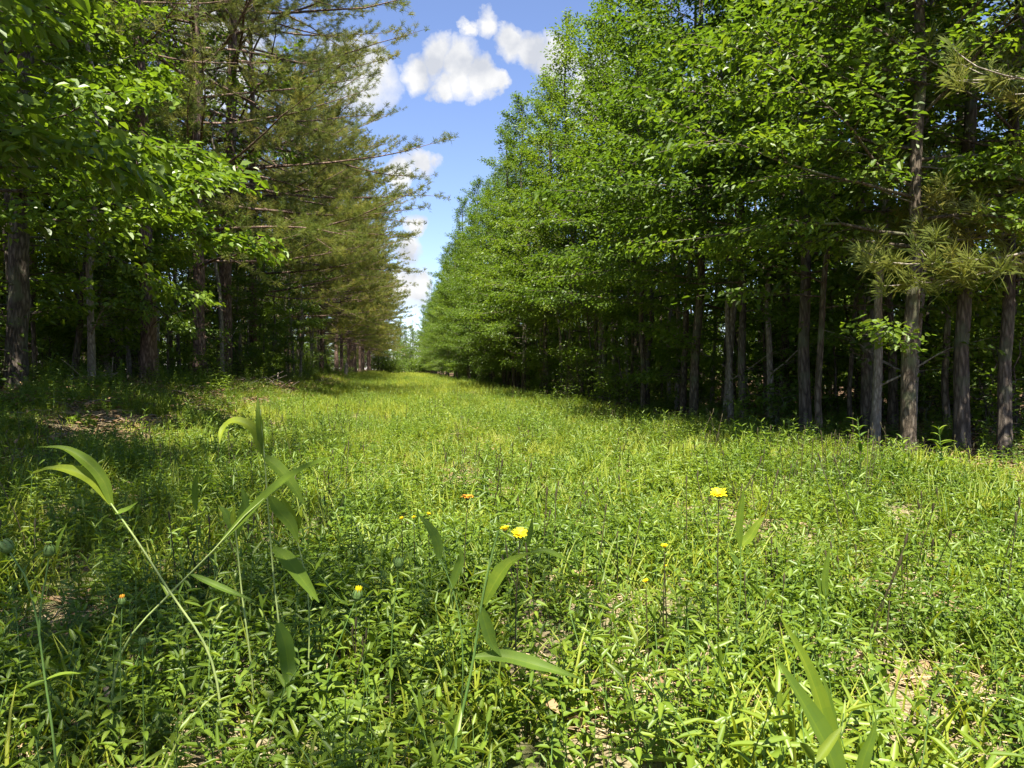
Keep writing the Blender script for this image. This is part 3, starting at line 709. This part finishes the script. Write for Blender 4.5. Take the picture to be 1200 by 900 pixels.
cover('leaf_litter', LITTER, [(-9, -2.6, 4, 18, 10, 1.0), (-9, -3.0, 18, 40, 4, 1.3), (4.2, 9, 3, 14, 12, 1.0), (5, 8, 14, 40, 2, 1.3)], 'brown dead leaves and twigs on the woodland floor', 'leaf litter', 6)
cover('woodland_weeds', FORB + FORBX, [(-10, -3.0, 4, 16, 6, 1.2), (-9, -3.6, 16, 50, 3, 1.5), (4.2, 9, 3, 14, 9, .9), (5, 8, 14, 50, 4, 1.5)], 'patchy dark green weeds under the trees', 'weeds', 7,
      lambda x, y: np.clip(.6 + vnoise(x, y, 1.3, 3), .1, 1))
# woods behind the rows, read as one mass
def far_wood(name, protos, spec, label, seed, smin, smax):
    cover(name, protos, spec, label, 'woods', seed, None, smin, smax, .03)
def joined(tpl):
    me = tpl[0].copy(); return me
def forest_scatter(name, tpls, spec, label, seed, smin=.8, smax=1.2):
    r = np.random.default_rng(seed); x, y, = [], []
    for (x0, x1, y0, y1, d) in spec:
        n = int((x1 - x0) * (y1 - y0) * d); a, b = sample(n, x0, x1, y0, y1, r); k = inview(a, b, .3); x.append(a[k]); y.append(b[k])
    x = np.concatenate(x); y = np.concatenate(y); n = len(x); print(name, n)
    rot = np.stack([r.normal(0, .03, n), r.normal(0, .03, n), r.uniform(0, 6.28, n)], 1); s = r.uniform(smin, smax, n); P = np.stack([x, y, gz(x, y)], 1)
    pk = r.integers(0, len(tpls), n)
    # trunk meshes and crown meshes share the same points
    protos = [t[0] for t in tpls] + [t[1] for t in tpls]
    scatter(name, protos, np.concatenate([P, P]), np.concatenate([rot, rot]), np.concatenate([s, s]), np.concatenate([pk, pk + len(tpls)]), label, 'woods')
forest_scatter('woods', HWT + HW[3:4], [(18, 36, 2, 40, .05), (12, 30, 40, 125, .03), (-36, -19, 2, 40, .05), (-26, -11, 45, 125, .03), (-14, 16, 140, 170, .05)], 'far off mass of trees closing the woods behind the rows', 8)
forest_scatter('undergrowth', SP + SP[2:3], [(7.0, 26, 5.5, 36, .55), (26, 44, 2, 44, .3), (-48, -28, 4, 46, .3), (-28, -9, 3, 38, .42), (-15, -6.2, 36, 122, .26), (6.4, 14, 34, 122, .26)], 'dark leafy undergrowth deep in the woods', 9, .7, 1.25)

# ------------------------------------------------------------------ single plants of the foreground
def root_at(px, d):
    p = pt(px, 450, d); return np.array([p[0], p[1], float(gz(p[0], p[1]))])
def P3(pts, d):
    return np.array([pt(q[0], q[1], d + (q[2] if len(q) > 2 else 0)) for q in pts])
FACE = norm(np.array([0, 0, .8]) - fw * .6)
def plant(name, label, cat, base_px, d, group=None):
    b = root_at(base_px, d); o = thing(name, tuple(b), label, cat, group); return o, b
def stem_part(o, b, pts, r, mat, name='stem', k=16):
    P = spline(pts, k) - b; mb = MB(); tube(mb, P, np.linspace(r, r * .55, len(P)), 7, rnd=.5)
    return link(name, mb.build(name, mat), o)
def leaf_part(o, b, pts, wid, d, rnd=.4, mat=None, face=None, fold=.2, tipw=.04, k=18, name='leaf'):
    P = spline(P3(pts, d), k) - b; t = np.linspace(0, 1, k)
    prof = np.minimum(1, .35 + t * 3.2) * np.clip((1 - t) * 2.1, tipw, 1) ** .8
    w_ = wid * .86 * d / FPX * prof * (1 + .05 * np.sin(t * 9 + rnd * 20))
    mb = MB(); blade(mb, P, w_, FACE if face is None else face, fold, 0, rnd)
    return link(name, mb.build(name, mat or M_broad), o)
def small_leaves(o, b, pts, L, n, mat, seed, wr=.3, t0=.1, pairs=True, el0=.35):
    r = np.random.default_rng(seed); S = np.asarray(pts) - b; S = spline(S, 24)
    for k in range(n):
        t = t0 + (1 - t0) * (k + .5) / n; p = S[int(t * 23)]; az = k * 1.75 + r.normal(0, .3)
        for sg in ((0, pi) if pairs else (0,)):
            el = el0 + r.normal(0, .2); l = L * (1.2 - .6 * t) * r.uniform(.8, 1.2)
            q = np.linspace(0, 1, 8)[:, None]; dv = np.array([cos(az + sg), sin(az + sg), 0])
            Q = p + dv * l * q * cos(el) + np.array([0, 0, 1.]) * l * (q * sin(el) - .35 * q * q)
            mb = MB(); blade(mb, Q, l * wr * np.sin(np.linspace(.25, pi - .02, 8)) ** .9 + .0002, np.array([0, 0, 1.]) - dv * .3, .18, 0, r.random())
            link('leaf', mb.build('leaf', mat), o)
def flower_head(o, p, r, up_, petal=M_yellow, openness=.5, np_=14, seed=0, disc=M_orange, rows=2, cup=M_bud):
    rg = np.random.default_rng(seed); up_ = norm(np.asarray(up_, float)); a = norm(np.cross(up_, [.3, .9, .1])); c_ = np.cross(up_, a)
    h = bpy.data.objects.new('flower_head', None); COL.objects.link(h); h.parent = o; h.location = tuple(p); h.empty_display_size = .02
    mb = MB()
    for row_ in range(rows):
        for k in range(np_):
            th = 2 * pi * (k + .5 * row_) / np_ + rg.normal(0, .08); e = openness * (1 + .35 * row_) + rg.normal(0, .08); l = r * (1 - .18 * row_) * rg.uniform(.88, 1.1)
            dv = a * cos(th) + c_ * sin(th); q = np.linspace(0.12, 1, 6)[:, None]
            Q = dv * l * q * cos(e) + up_ * l * (q * sin(e) - .18 * q * q) + up_ * r * .05 * row_
            blade(mb, Q, r * .30 * np.array([.5, .8, 1, 1, .85, .35]), up_ - dv * .4, .12, 0, rg.random())
    link('petals', mb.build('petals', petal), h)
    md = MB(); zz = np.linspace(0, 1, 6); P = np.array([up_ * r * .05 + up_ * r * .24 * z for z in zz]); tube(md, P, r * .36 * np.sqrt(np.clip(1 - (zz * .97) ** 2, .02, 1)), 14)
    link('disc', md.build('disc', disc), h)
    mc_ = MB(); P = np.array([-up_ * r * .42, -up_ * r * .36, -up_ * r * .2, up_ * r * .02, up_ * r * .10]); tube(mc_, P, np.array([.06, .22, .33, .34, .26]) * r, 12); link('cup', mc_.build('cup', cup), h)
    return h
def bud_head(o, p, r, up_, tip=M_bud, tipcol=None):
    up_ = norm(np.asarray(up_, float)); h = bpy.data.objects.new('bud', None); COL.objects.link(h); h.parent = o; h.location = tuple(p)
    m = MB(); z = np.array([-.9, -.75, -.3, .2, .6]); tube(m, np.outer(z * r * 1.1, up_), np.array([.2, .7, 1, .95, .7]) * r, 12); 
    a = norm(np.cross(up_, [.3, .9, .1])); c_ = np.cross(up_, a)
    for k in range(9):
        th = 2 * pi * k / 9; dv = a * cos(th) + c_ * sin(th)
        blade(m, np.array([dv * r * .85 - up_ * r * .3, dv * r * 1.05 + up_ * r * .3, dv * r * .85 + up_ * r * .95, dv * r * .55 + up_ * r * 1.35]), r * np.array([.5, .6, .45, .05]), dv, .1, 0, .3 + .05 * k)
    link('cup', m.build('cup', M_bud), h)
    if tipcol is not None:
        m2 = MB()
        for k in range(10):
            th = 2 * pi * k / 10 + .2; dv = a * cos(th) + c_ * sin(th)
            blade(m2, np.array([dv * r * .3 + up_ * r * .4, dv * r * .6 + up_ * r * 1.2, dv * r * .65 + up_ * r * 1.9]), r * np.array([.45, .5, .2]), dv, .1, 0, .1 * k)
        link('petals', m2.build('petals', tipcol), h)

GG = 'tall grass stems of the foreground'
# crossing pair at the left
d = 1.35
o, b = plant('grass_stem', 'tall grass leaning left with two drooping leaf tips, crossing another stem', 'grass stem', 262, d, GG)
S = np.concatenate([[b + [0, 0, -.01]], P3([(240, 755), (200, 695), (165, 640), (130, 590)], d)]); stem_part(o, b, S, .0028, M_palestem)
leaf_part(o, b, [(131, 592), (122, 565), (100, 540), (72, 525), (44, 524, -.02)], 15, d, .45)
leaf_part(o, b, [(130, 590), (115, 568), (85, 552), (58, 549), (36, 556, -.03)], 17, d, .85)
leaf_part(o, b, [(135, 602), (150, 597), (162, 588)], 9, d, .3)
o, b = plant('grass_stem', 'tall grass leaning right, its long pointed leaf ending at the slender upright stem', 'grass stem', 120, d + .06, GG)
S = np.concatenate([[b + [0, 0, -.01]], P3([(150, 750), (200, 695), (250, 645), (300, 592), (330, 570)], d + .06)]); stem_part(o, b, S, .0026, M_palestem)
leaf_part(o, b, [(262, 632), (285, 610), (315, 578), (350, 552), (396, 533, -.02)], 16, d + .06, .35)
leaf_part(o, b, [(222, 672), (262, 690), (300, 705)], 9, d + .06, .15)
# slender upright one
d = 1.5
o, b = plant('grass_stem', 'slender upright grass rising to the treeline with four hanging leaves', 'grass stem', 332, d, GG)
S = np.concatenate([[b + [0, 0, -.01]], P3([(328, 740), (322, 690), (316, 620), (311, 550), (307, 500), (305, 480)], d)]); stem_part(o, b, S, .0023, M_palestem)
leaf_part(o, b, [(306, 532), (305, 505), (303, 485), (302, 462, .02)], 9, d, .5)
leaf_part(o, b, [(307, 532), (302, 510), (288, 497), (272, 494), (262, 502), (257, 520, -.03)], 15, d, .95)
leaf_part(o, b, [(308, 534), (322, 545), (340, 565), (357, 592)], 17, d, .35)
leaf_part(o, b, [(316, 582), (328, 600), (341, 615), (350, 636)], 18, d, .4)
leaf_part(o, b, [(320, 642), (335, 655), (352, 676), (374, 706)], 20, d, .3)
leaf_part(o, b, [(326, 730), (334, 755), (338, 785), (338, 822, -.05)], 22, d - .05, .08, face=norm(-fw + rt * .5))
o, b = plant('grass_stem', 'young grass shoot with light forked tip beside the slender upright grass', 'grass stem', 358, 1.55, GG)
S = np.concatenate([[b], P3([(356, 665), (350, 640), (348, 625)], 1.55)]); stem_part(o, b, S, .002, M_palestem)
leaf_part(o, b, [(348, 628), (342, 605), (332, 585), (330, 578)], 11, 1.55, .95); leaf_part(o, b, [(348, 624), (352, 606), (354, 593)], 8, 1.55, .9)
o, b = plant('grass_stem', 'grass with three bluish leaves in a fan, left of the slender upright one', 'grass stem', 297, 1.5, GG)
S = np.concatenate([[b], P3([(292, 760), (284, 700), (278, 640), (276, 620)], 1.5)]); stem_part(o, b, S, .0024, M_palestem)
for q, wd, rn in (([(277, 625), (270, 612), (262, 598), (256, 592)], 13, .12), ([(277, 630), (283, 610), (288, 590), (283, 570)], 14, .1), ([(276, 622), (274, 608), (275, 590)], 8, .8)):
    leaf_part(o, b, q, wd, 1.5, rn)
# middle plant
d = 1.15
o, b = plant('grass_stem', 'broad leaved grass in the middle foreground with one level leaf low down', 'grass stem', 528, d, GG)
S = np.concatenate([[b], P3([(536, 860), (545, 820), (556, 765), (563, 715), (574, 660), (584, 622)], d)]); stem_part(o, b, S, .0030, M_stem)
leaf_part(o, b, [(567, 708), (578, 686), (597, 660), (622, 647)], 20, d, .5)
leaf_part(o, b, [(620, 648), (640, 646), (655, 652), (672, 664, .03)], 8, d, .25, tipw=.1)
leaf_part(o, b, [(563, 712), (570, 735), (577, 755), (588, 770)], 17, d, .15)
leaf_part(o, b, [(556, 770), (590, 770), (630, 780), (683, 796, -.03)], 19, d, .2)
leaf_part(o, b, [(536, 838), (535, 862), (530, 885), (527, 915, -.08)], 17, d, .2)
leaf_part(o, b, [(618, 640), (622, 622), (624, 605)], 7, d, .2)
o, b = plant('grass_stem', 'short grass with dark shaded blade left of the double flower', 'grass stem', 540, 1.4, GG)
S = np.concatenate([[b], P3([(533, 700), (525, 675), (515, 655)], 1.4)]); stem_part(o, b, S, .002, M_stem)
leaf_part(o, b, [(515, 655), (512, 635), (502, 617), (489, 602)], 14, 1.4, .1); leaf_part(o, b, [(529, 690), (535, 672), (541, 655), (538, 640)], 12, 1.4, .15)
# right foreground
d = .95
o, b = plant('grass_stem', 'large broad blades of grass cut by the bottom edge, right foreground', 'grass stem', 990, d, GG)
stem_part(o, b, np.stack([b, b + [0, 0, .03], b + [0, 0, .07]]), .004, M_stem)
leaf_part(o, b, [(984, 935), (968, 850), (945, 780), (914, 722)], 26, d, .62)
leaf_part(o, b, [(988, 945), (975, 890), (945, 830), (909, 770)], 34, d - .03, .25, face=norm(-fw + rt * .7 + np.array([0, 0, .3])))
leaf_part(o, b, [(980, 900), (976, 840), (966, 800), (952, 765)], 9, d + .03, .3)
leaf_part(o, b, [(1003, 935), (1012, 890), (1022, 862), (1027, 842)], 17, d - .03, .3)
# others
d = 1.75
o, b = plant('grass_stem', 'grass with two pale leaves close right of the tall yellow flower', 'grass stem', 864, d, GG)
S = np.concatenate([[b], P3([(864, 740), (868, 680), (868, 640)], d)]); stem_part(o, b, S, .002, M_stem)
leaf_part(o, b, [(867, 642), (866, 615), (869, 590), (872, 570)], 10, d, .4); leaf_part(o, b, [(868, 640), (878, 630), (887, 616), (897, 604)], 12, d, .6); leaf_part(o, b, [(866, 662), (860, 655), (855, 648)], 9, d, .1)
o, b = plant('grass_stem', 'narrow upright grass blade right of the pale leaved pair', 'grass stem', 970, 1.7, GG)
S = np.concatenate([[b], P3([(970, 760), (969, 710), (967, 690)], 1.7)]); stem_part(o, b, S, .0018, M_stem)
leaf_part(o, b, [(968, 704), (966, 680), (969, 660), (972, 640)], 9, 1.7, .3); leaf_part(o, b, [(968, 710), (962, 690), (958, 670)], 8, 1.7, .2); leaf_part(o, b, [(970, 770), (958, 745), (954, 715)], 6, 1.7, .3)
o, b = plant('grass_stem', 'narrow grass spear standing alone among left background weeds', 'grass stem', 232, 2.2, GG)
S = np.concatenate([[b], P3([(231, 620), (230, 590)], 2.2)]); stem_part(o, b, S, .002, M_stem); leaf_part(o, b, [(230, 598), (229, 575), (232, 548)], 9, 2.2, .45)

# --- yellow flowers
FG = 'yellow flowers in the meadow'
def flower(label, px, py, d, bx, r, leaves_=5, openness=.45, petal=M_yellow, seed=0, up_=None, mid=None, group=FG, L_=.05):
    o, b = plant('yellow_flower', label, 'flower', bx, d, group)
    pts = [(px, py + 6)] if mid is None else [mid, (px, py + 6)]
    S = np.concatenate([[b + [0, 0, -.01]], P3(pts, d)]); stem_part(o, b, S, .0020, M_redstem)
    if leaves_: small_leaves(o, b, S, L_, leaves_, M_forb, seed, .25, .08)
    p = pt(px, py, d) - b
    up_ = np.array([.35 * sin(seed * 2.7 + 1), .2 * cos(seed * 1.9), 1.0]) if up_ is None else np.asarray(up_)
    flower_head(o, p, r, up_ - fw * .25, petal, openness, 14, seed)
    return o, b
flower('tallest bright yellow flower on a straight dark stem, right of the middle', 842, 580, 1.6, 846, .023, 6, .5, seed=1, mid=(841, 680))
o, b = flower('double yellow flower head above the broad grass leaf in the middle', 609, 627, 1.5, 604, .020, 4, .5, seed=2, mid=(606, 680))
q = P3([(606, 690), (596, 660), (592, 630)], 1.5); stem_part(o, b, q, .0016, M_redstem); flower_head(o, pt(592, 621, 1.53) - b, .014, (-.2, -.1, 1), M_yellow, .7, 11, 5)
flower('faded orange flower in front of the bare sandy patch', 548, 583, 2.1, 543, .021, 4, .35, M_oldpetal, 3, mid=(545, 640))
flower('small yellow flower above two smaller blooms, right of the middle', 779, 641, 1.7, 777, .011, 4, .8, seed=4)
flower('small low yellow bloom left of its taller neighbour', 757, 682, 1.65, 762, .010, 2, .8, seed=6)
flower('half hidden pale yellow bloom just below the small yellow flower', 779, 664, 1.72, 785, .008, 2, .9, seed=7)
o, b = plant('yellow_flower', 'half open yellow flower on a curved stem, lower left of the middle', 'flower', 378, 1.45, FG)
S = np.concatenate([[b], P3([(388, 780), (404, 735), (417, 703)], 1.45)]); stem_part(o, b, S, .0019, M_stem); small_leaves(o, b, S, .045, 4, M_forb, 12, .25); bud_head(o, pt(419, 698, 1.45) - b, .010, (.15, 0, 1), tipcol=M_yellow)
for k, (px, py) in enumerate(((485, 607), (502, 603), (471, 608))):
    flower(['tiny yellow bloom between two others behind the dark blade', 'tiny yellow bloom, right of a row of three', 'tiny yellow bloom, left of a row of three'][k], px, py, 2.1, px + 2, .009, 2, .8, seed=20 + k)
BGp = 'green flower buds'
o, b = plant('budding_plant', 'plant with two plump green buds at the left margin', 'budding plant', 66, 1.0, BGp)
S = np.concatenate([[b], P3([(62, 860), (52, 790), (40, 710), (28, 672), (12, 648)], 1.0)]); stem_part(o, b, S, .0022, M_stem); small_leaves(o, b, S, .05, 4, M_forb, 31, .22, .1)
S2 = P3([(46, 745), (48, 710), (54, 675), (57, 655)], 1.0); stem_part(o, b, S2, .0018, M_stem)
bud_head(o, pt(8, 641, 1.0) - b, .0088, (-.6, 0, .8)); bud_head(o, pt(58, 646, 1.0) - b, .0072, (.05, 0, 1)); leaf_part(o, b, [(66, 648), (71, 630), (79, 612)], 6, 1.0, .2)
for lab, px, py, d, bx, r, col in (('small opening bud with an orange tip in the left foreground', 143, 705, 1.4, 138, .007, M_oldpetal), ('single green bud on a straight stem below the yellow blooms', 467, 660, 1.45, 455, .010, None), ('dark small bud on a short stem below the crossing grass', 167, 752, 1.3, 166, .007, None)):
    o, b = plant('budding_plant', lab, 'budding plant', bx, d, BGp)
    S = np.concatenate([[b], P3([((px + bx) / 2 + 1, py + 50), (px, py + 6)], d)]); stem_part(o, b, S, .0017, M_stem); small_leaves(o, b, S, .045, 4, M_forb, int(px), .22); bud_head(o, pt(px, py, d) - b, r, (0, 0, 1), tipcol=col)

# --- leafy spires against the dark woods on the right
SPG = 'leafy weed spires along the right'
for k, (px, py, by, lab) in enumerate(((1005, 490, 578, 'tallest leafy weed spire against the dark right woods'), (1100, 500, 585, 'second leafy weed spire, right of the tallest'), (1165, 532, 592, 'leafy weed spire nearest the right margin'),
        (824, 506, 545, 'small star tipped weed spire at the shaded right meadow edge'), (1030, 515, 575, 'leafy weed spire close right of the tallest one'), (968, 518, 568, 'thin weed spire left of the tallest one'),
        (890, 517, 560, 'slender weed spire among the sunlit edge weeds left of the mossy trunk'), (1130, 545, 590, 'short leafy weed spire between the two rightmost spires'), (1057, 512, 582, 'small leafy weed spire in front of the pale striped trunk'))):
    g, d = on_ground(px, by); d = float((g - CAM) @ fw)
    o, b = plant('weed_spire', lab, 'weed', px + 3, d, SPG)
    top = pt(px, py, d); S = np.stack([b, b + (top - b) * .5 + rt * .015, top]); stem_part(o, b, S, .0035, M_stem)
    hh = top[2] - b[2]
    small_leaves(o, b, S, .13 * min(1, hh / .42), int(5 + hh * 18), M_forb, 50 + k, .2, .12, el0=.7)

# --- dead wood
def stick(name, label, pts, d, r, mat=M_twig):
    P = P3(pts, d); b = P[0].copy(); b[2] = gz(b[0], b[1]); o = thing(name, tuple(b), label, 'stick', 'dead sticks')
    mb = MB(); Q = spline(P - b, 14); tube(mb, Q, np.linspace(r, r * .6, 14) * (1 + .12 * np.sin(np.arange(14) * 2.1)), 8); link('bark', mb.build('bark', mat), o); return o
def ground_stick(label, p0, p1, r, lift=.05, mat=M_palebark):
    a, _ = on_ground(*p0); c_, _ = on_ground(*p1); a = np.array(a); c_ = np.array(c_); a[2] = gz(*a[:2]) + .01; c_[2] = gz(*c_[:2]) + lift
    o = thing('dead_stick', (a[0], a[1], float(gz(*a[:2]))), label, 'stick', 'dead sticks'); b = np.array(o.location)
    mb = MB(); m_ = (a + c_) / 2 + [0, 0, .01]; Q = spline(np.array([a, m_, c_]) - b, 14); tube(mb, Q, np.linspace(r, r * .6, 14) * (1 + .12 * np.sin(np.arange(14) * 2.1)), 8); link('bark', mb.build('bark', mat), o)
ground_stick('pale dead stick standing out of the weeds in the lower left corner', (146, 893), (122, 850), .010, .09)
ground_stick('pale fallen stick beside the flaky barked pine', (262, 468), (312, 452), .014, .25)
o, b = plant('dry_stalk', 'bent pale dry stalks leaning together in the right foreground', 'dry stalk', 806, 1.5)
for q in ([(804, 850), (810, 815), (822, 780), (834, 752)], [(806, 860), (808, 830), (815, 790), (822, 765)], [(800, 845), (796, 815), (812, 785), (838, 770)], [(828, 850), (829, 800), (830, 755)], [(815, 855), (818, 815), (817, 770)]):
    S = np.concatenate([[b + (P3([q[0]], 1.5)[0] - b) * [1, 1, 0]], P3(q, 1.5)]); stem_part(o, b, S, .0022, M_straw, 'stalk')
def brush_pile(label, px, py, rad, h, n, seed):
    r = np.random.default_rng(seed); g, _ = on_ground(px, py); g = np.array([g[0], g[1], float(gz(g[0], g[1]))])
    o = thing('brush_pile', tuple(g), label, 'brush pile', 'brush piles')
    mb = MB(); m = 900; a = r.uniform(0, 6.28, m); q = rad * np.sqrt(r.random(m)); z = h * np.clip(1 - (q / rad) ** 1.5, 0, 1) * r.uniform(.3, 1, m)
    p = np.stack([np.cos(a) * q, np.sin(a) * q, z], 1)
    leaves(mb, p, r.normal(0, 1, (m, 3)) * [1, 1, .35], np.array([0, 0, 1.]) + r.normal(0, .5, (m, 3)), .10, .035, .2, .3, 0, r.random(m)); link('dead_leaves', mb.build('dead_leaves', M_brownleaf), o)
    for i in range(n):
        a = r.uniform(0, 6.28); l = rad * r.uniform(.5, 1.5); c_ = np.array([*r.normal(0, rad * .35, 2), h * r.uniform(.3, 1.0)]); dv = np.array([cos(a), sin(a), r.normal(0, .35)])
        S = spline(np.array([c_ - dv * l * .5, c_ + r.normal(0, .05, 3), c_ + dv * l * .5 + r.normal(0, .06, 3)]), 8); S[:, 2] = np.maximum(S[:, 2], .01)
        mb = MB(); tube(mb, S, np.linspace(.013, .005, 8) * r.uniform(.7, 1.4), 6); link('stick', mb.build('stick', M_twig if i % 3 else M_palebark), o)
brush_pile('pile of reddish leaves and bare sticks under the pale curved maple', 312, 457, .75, .22, 16, 3)
brush_pile('small pile of reddish dead leaves between the left margin trunk and the pines', 98, 458, .55, .18, 9, 4)
brush_pile('low scatter of brown leaves and twigs right of the bigger pile', 372, 452, .6, .10, 7, 5)
# broken stub far along the left edge
Ys = at_x(405, -3.5); o = thing('broken_stump', (-3.5, Ys, float(gz(-3.5, Ys))), 'short pale broken stump at the foot of the far left pines', 'stump')
mb = MB(); rg_ = np.random.default_rng(8); tube(mb, spline(np.array([[0, 0, -.1], [.02, 0, .3], [.06, .02, .75]]), 10), np.linspace(.15, .09, 10), 10, rough=.08, rng=rg_)
for k in range(7):
    a = k * .9; blade(mb, np.array([[cos(a) * .07 + .06, sin(a) * .07, .72], [cos(a) * .06 + .06, sin(a) * .06, .8], [cos(a) * .05 + .06, sin(a) * .05, .86 + .05 * (k % 3)]]), np.array([.06, .05, .01]), np.array([cos(a), sin(a), 0]), .1)
link('trunk', mb.build('trunk', M_palebark), o)


# ------------------------------------------------------------------ sky, sun, camera
SUN_EL, SUN_DIR = R(65), norm(np.array([-.17, -.985]))   # towards the sun, seen from above
sun = bpy.data.lights.new('sun', 'SUN'); sun.energy = 5.0; sun.angle = R(.5); sun.color = (1, .95, .85)
so = bpy.data.objects.new('sun', sun); COL.objects.link(so)
sd = Vector((SUN_DIR[0] * cos(SUN_EL), SUN_DIR[1] * cos(SUN_EL), sin(SUN_EL)))
so.rotation_euler = sd.to_track_quat('Z', 'Y').to_euler(); so.location = (0, 0, 30)

w = bpy.data.worlds.new('World'); scene.world = w; w.use_nodes = True
nt = w.node_tree; nt.nodes.clear(); L = nt.links
sky = nt.nodes.new('ShaderNodeTexSky'); sky.sky_type = 'NISHITA'; sky.sun_disc = False
sky.sun_elevation = SUN_EL; sky.sun_rotation = math.atan2(SUN_DIR[0], SUN_DIR[1]); sky.air_density = .9; sky.dust_density = .35; sky.ozone_density = 3.0; sky.altitude = 600
tc = nt.nodes.new('ShaderNodeTexCoord')
no = N(nt, 'ShaderNodeTexNoise', Scale=9.0, Detail=10.0, Roughness=.62); L.new(tc.outputs['Generated'], no.inputs['Vector'])
sub = N(nt, 'ShaderNodeVectorMath', _operation='SUBTRACT'); L.new(no.outputs['Color'], sub.inputs[0]); sub.inputs[1].default_value = (.5, .5, .5)
scl = N(nt, 'ShaderNodeVectorMath', _operation='SCALE'); L.new(sub.outputs[0], scl.inputs[0]); scl.inputs['Scale'].default_value = .095
add = N(nt, 'ShaderNodeVectorMath', _operation='ADD'); L.new(tc.outputs['Generated'], add.inputs[0]); L.new(scl.outputs[0], add.inputs[1])
PUFFS = [(484, 80, 20), (508, 66, 20), (536, 80, 25), (562, 92, 19), (516, 98, 16), (580, 99, 12), (548, 42, 12), (570, 38, 17), (588, 36, 13), (602, 54, 20), (624, 64, 18), (650, 75, 25),
         (494, 197, 20), (470, 204, 20), (508, 192, 15), (488, 262, 16), (480, 295, 22), (478, 335, 30), (500, 325, 14), (420, 90, 40), (700, 110, 40), (250, 60, 60), (850, 130, 50), (1000, 60, 40)]
msk = None
for (px, py, r_) in PUFFS:
    v = pt(px, py, 1.0) - CAM; v = v / np.linalg.norm(v); ra = r_ / FPX * 1.08
    d = N(nt, 'ShaderNodeVectorMath', _operation='DISTANCE'); L.new(add.outputs[0], d.inputs[0]); d.inputs[1].default_value = tuple(v)
    m = math_node(nt, 'SUBTRACT', 1.0, math_node(nt, 'DIVIDE', d.outputs['Value'], ra))
    msk = m if msk is None else math_node(nt, 'MAXIMUM', msk, m)
cov = ramp(nt, msk, [(0.0, (0, 0, 0)), (.14, (.42, .42, .42)), (.46, (1, 1, 1))])
n2 = N(nt, 'ShaderNodeTexNoise', Scale=22.0, Detail=5.0); L.new(tc.outputs['Generated'], n2.inputs['Vector'])
cc = ramp(nt, n2.outputs[0], [(.36, (2.5, 2.62, 2.9)), (.6, (3.75, 3.75, 3.75))])
mixs = N(nt, 'ShaderNodeMix', _data_type='RGBA'); L.new(cov, mixs.inputs[0]); tint = N(nt, 'ShaderNodeMix', _data_type='RGBA', _blend_type='MULTIPLY'); tint.inputs[0].default_value = 1.0; L.new(sky.outputs[0], tint.inputs[6]); tint.inputs[7].default_value = (1.0, .92, .98, 1); L.new(tint.outputs[2], mixs.inputs[6]); L.new(cc, mixs.inputs[7])
bg = N(nt, 'ShaderNodeBackground', Strength=.068); L.new(mixs.outputs[2], bg.inputs['Color'])
wo = nt.nodes.new('ShaderNodeOutputWorld'); L.new(bg.outputs[0], wo.inputs['Surface'])

cam = bpy.data.cameras.new('camera'); co = bpy.data.objects.new('camera', cam); COL.objects.link(co)
cam.sensor_width = 36; cam.lens = FPX / 1200 * 36; cam.clip_start = .05; cam.clip_end = 2000
co.location = (0, 0, H_CAM); co.rotation_euler = (pi / 2 - PITCH, 0, -YAW)
scene.camera = co
vs = scene.view_settings; vs.view_transform = 'Standard'; vs.look = 'None'; vs.gamma = 1; vs.exposure = 2.0; vs.use_curve_mapping = False
c = scene.cycles
c.max_bounces = 10; c.diffuse_bounces = 6; c.glossy_bounces = 2; c.transmission_bounces = 8; c.transparent_max_bounces = 4; c.caustics_reflective = False; c.caustics_refractive = False
c.sample_clamp_indirect = 4
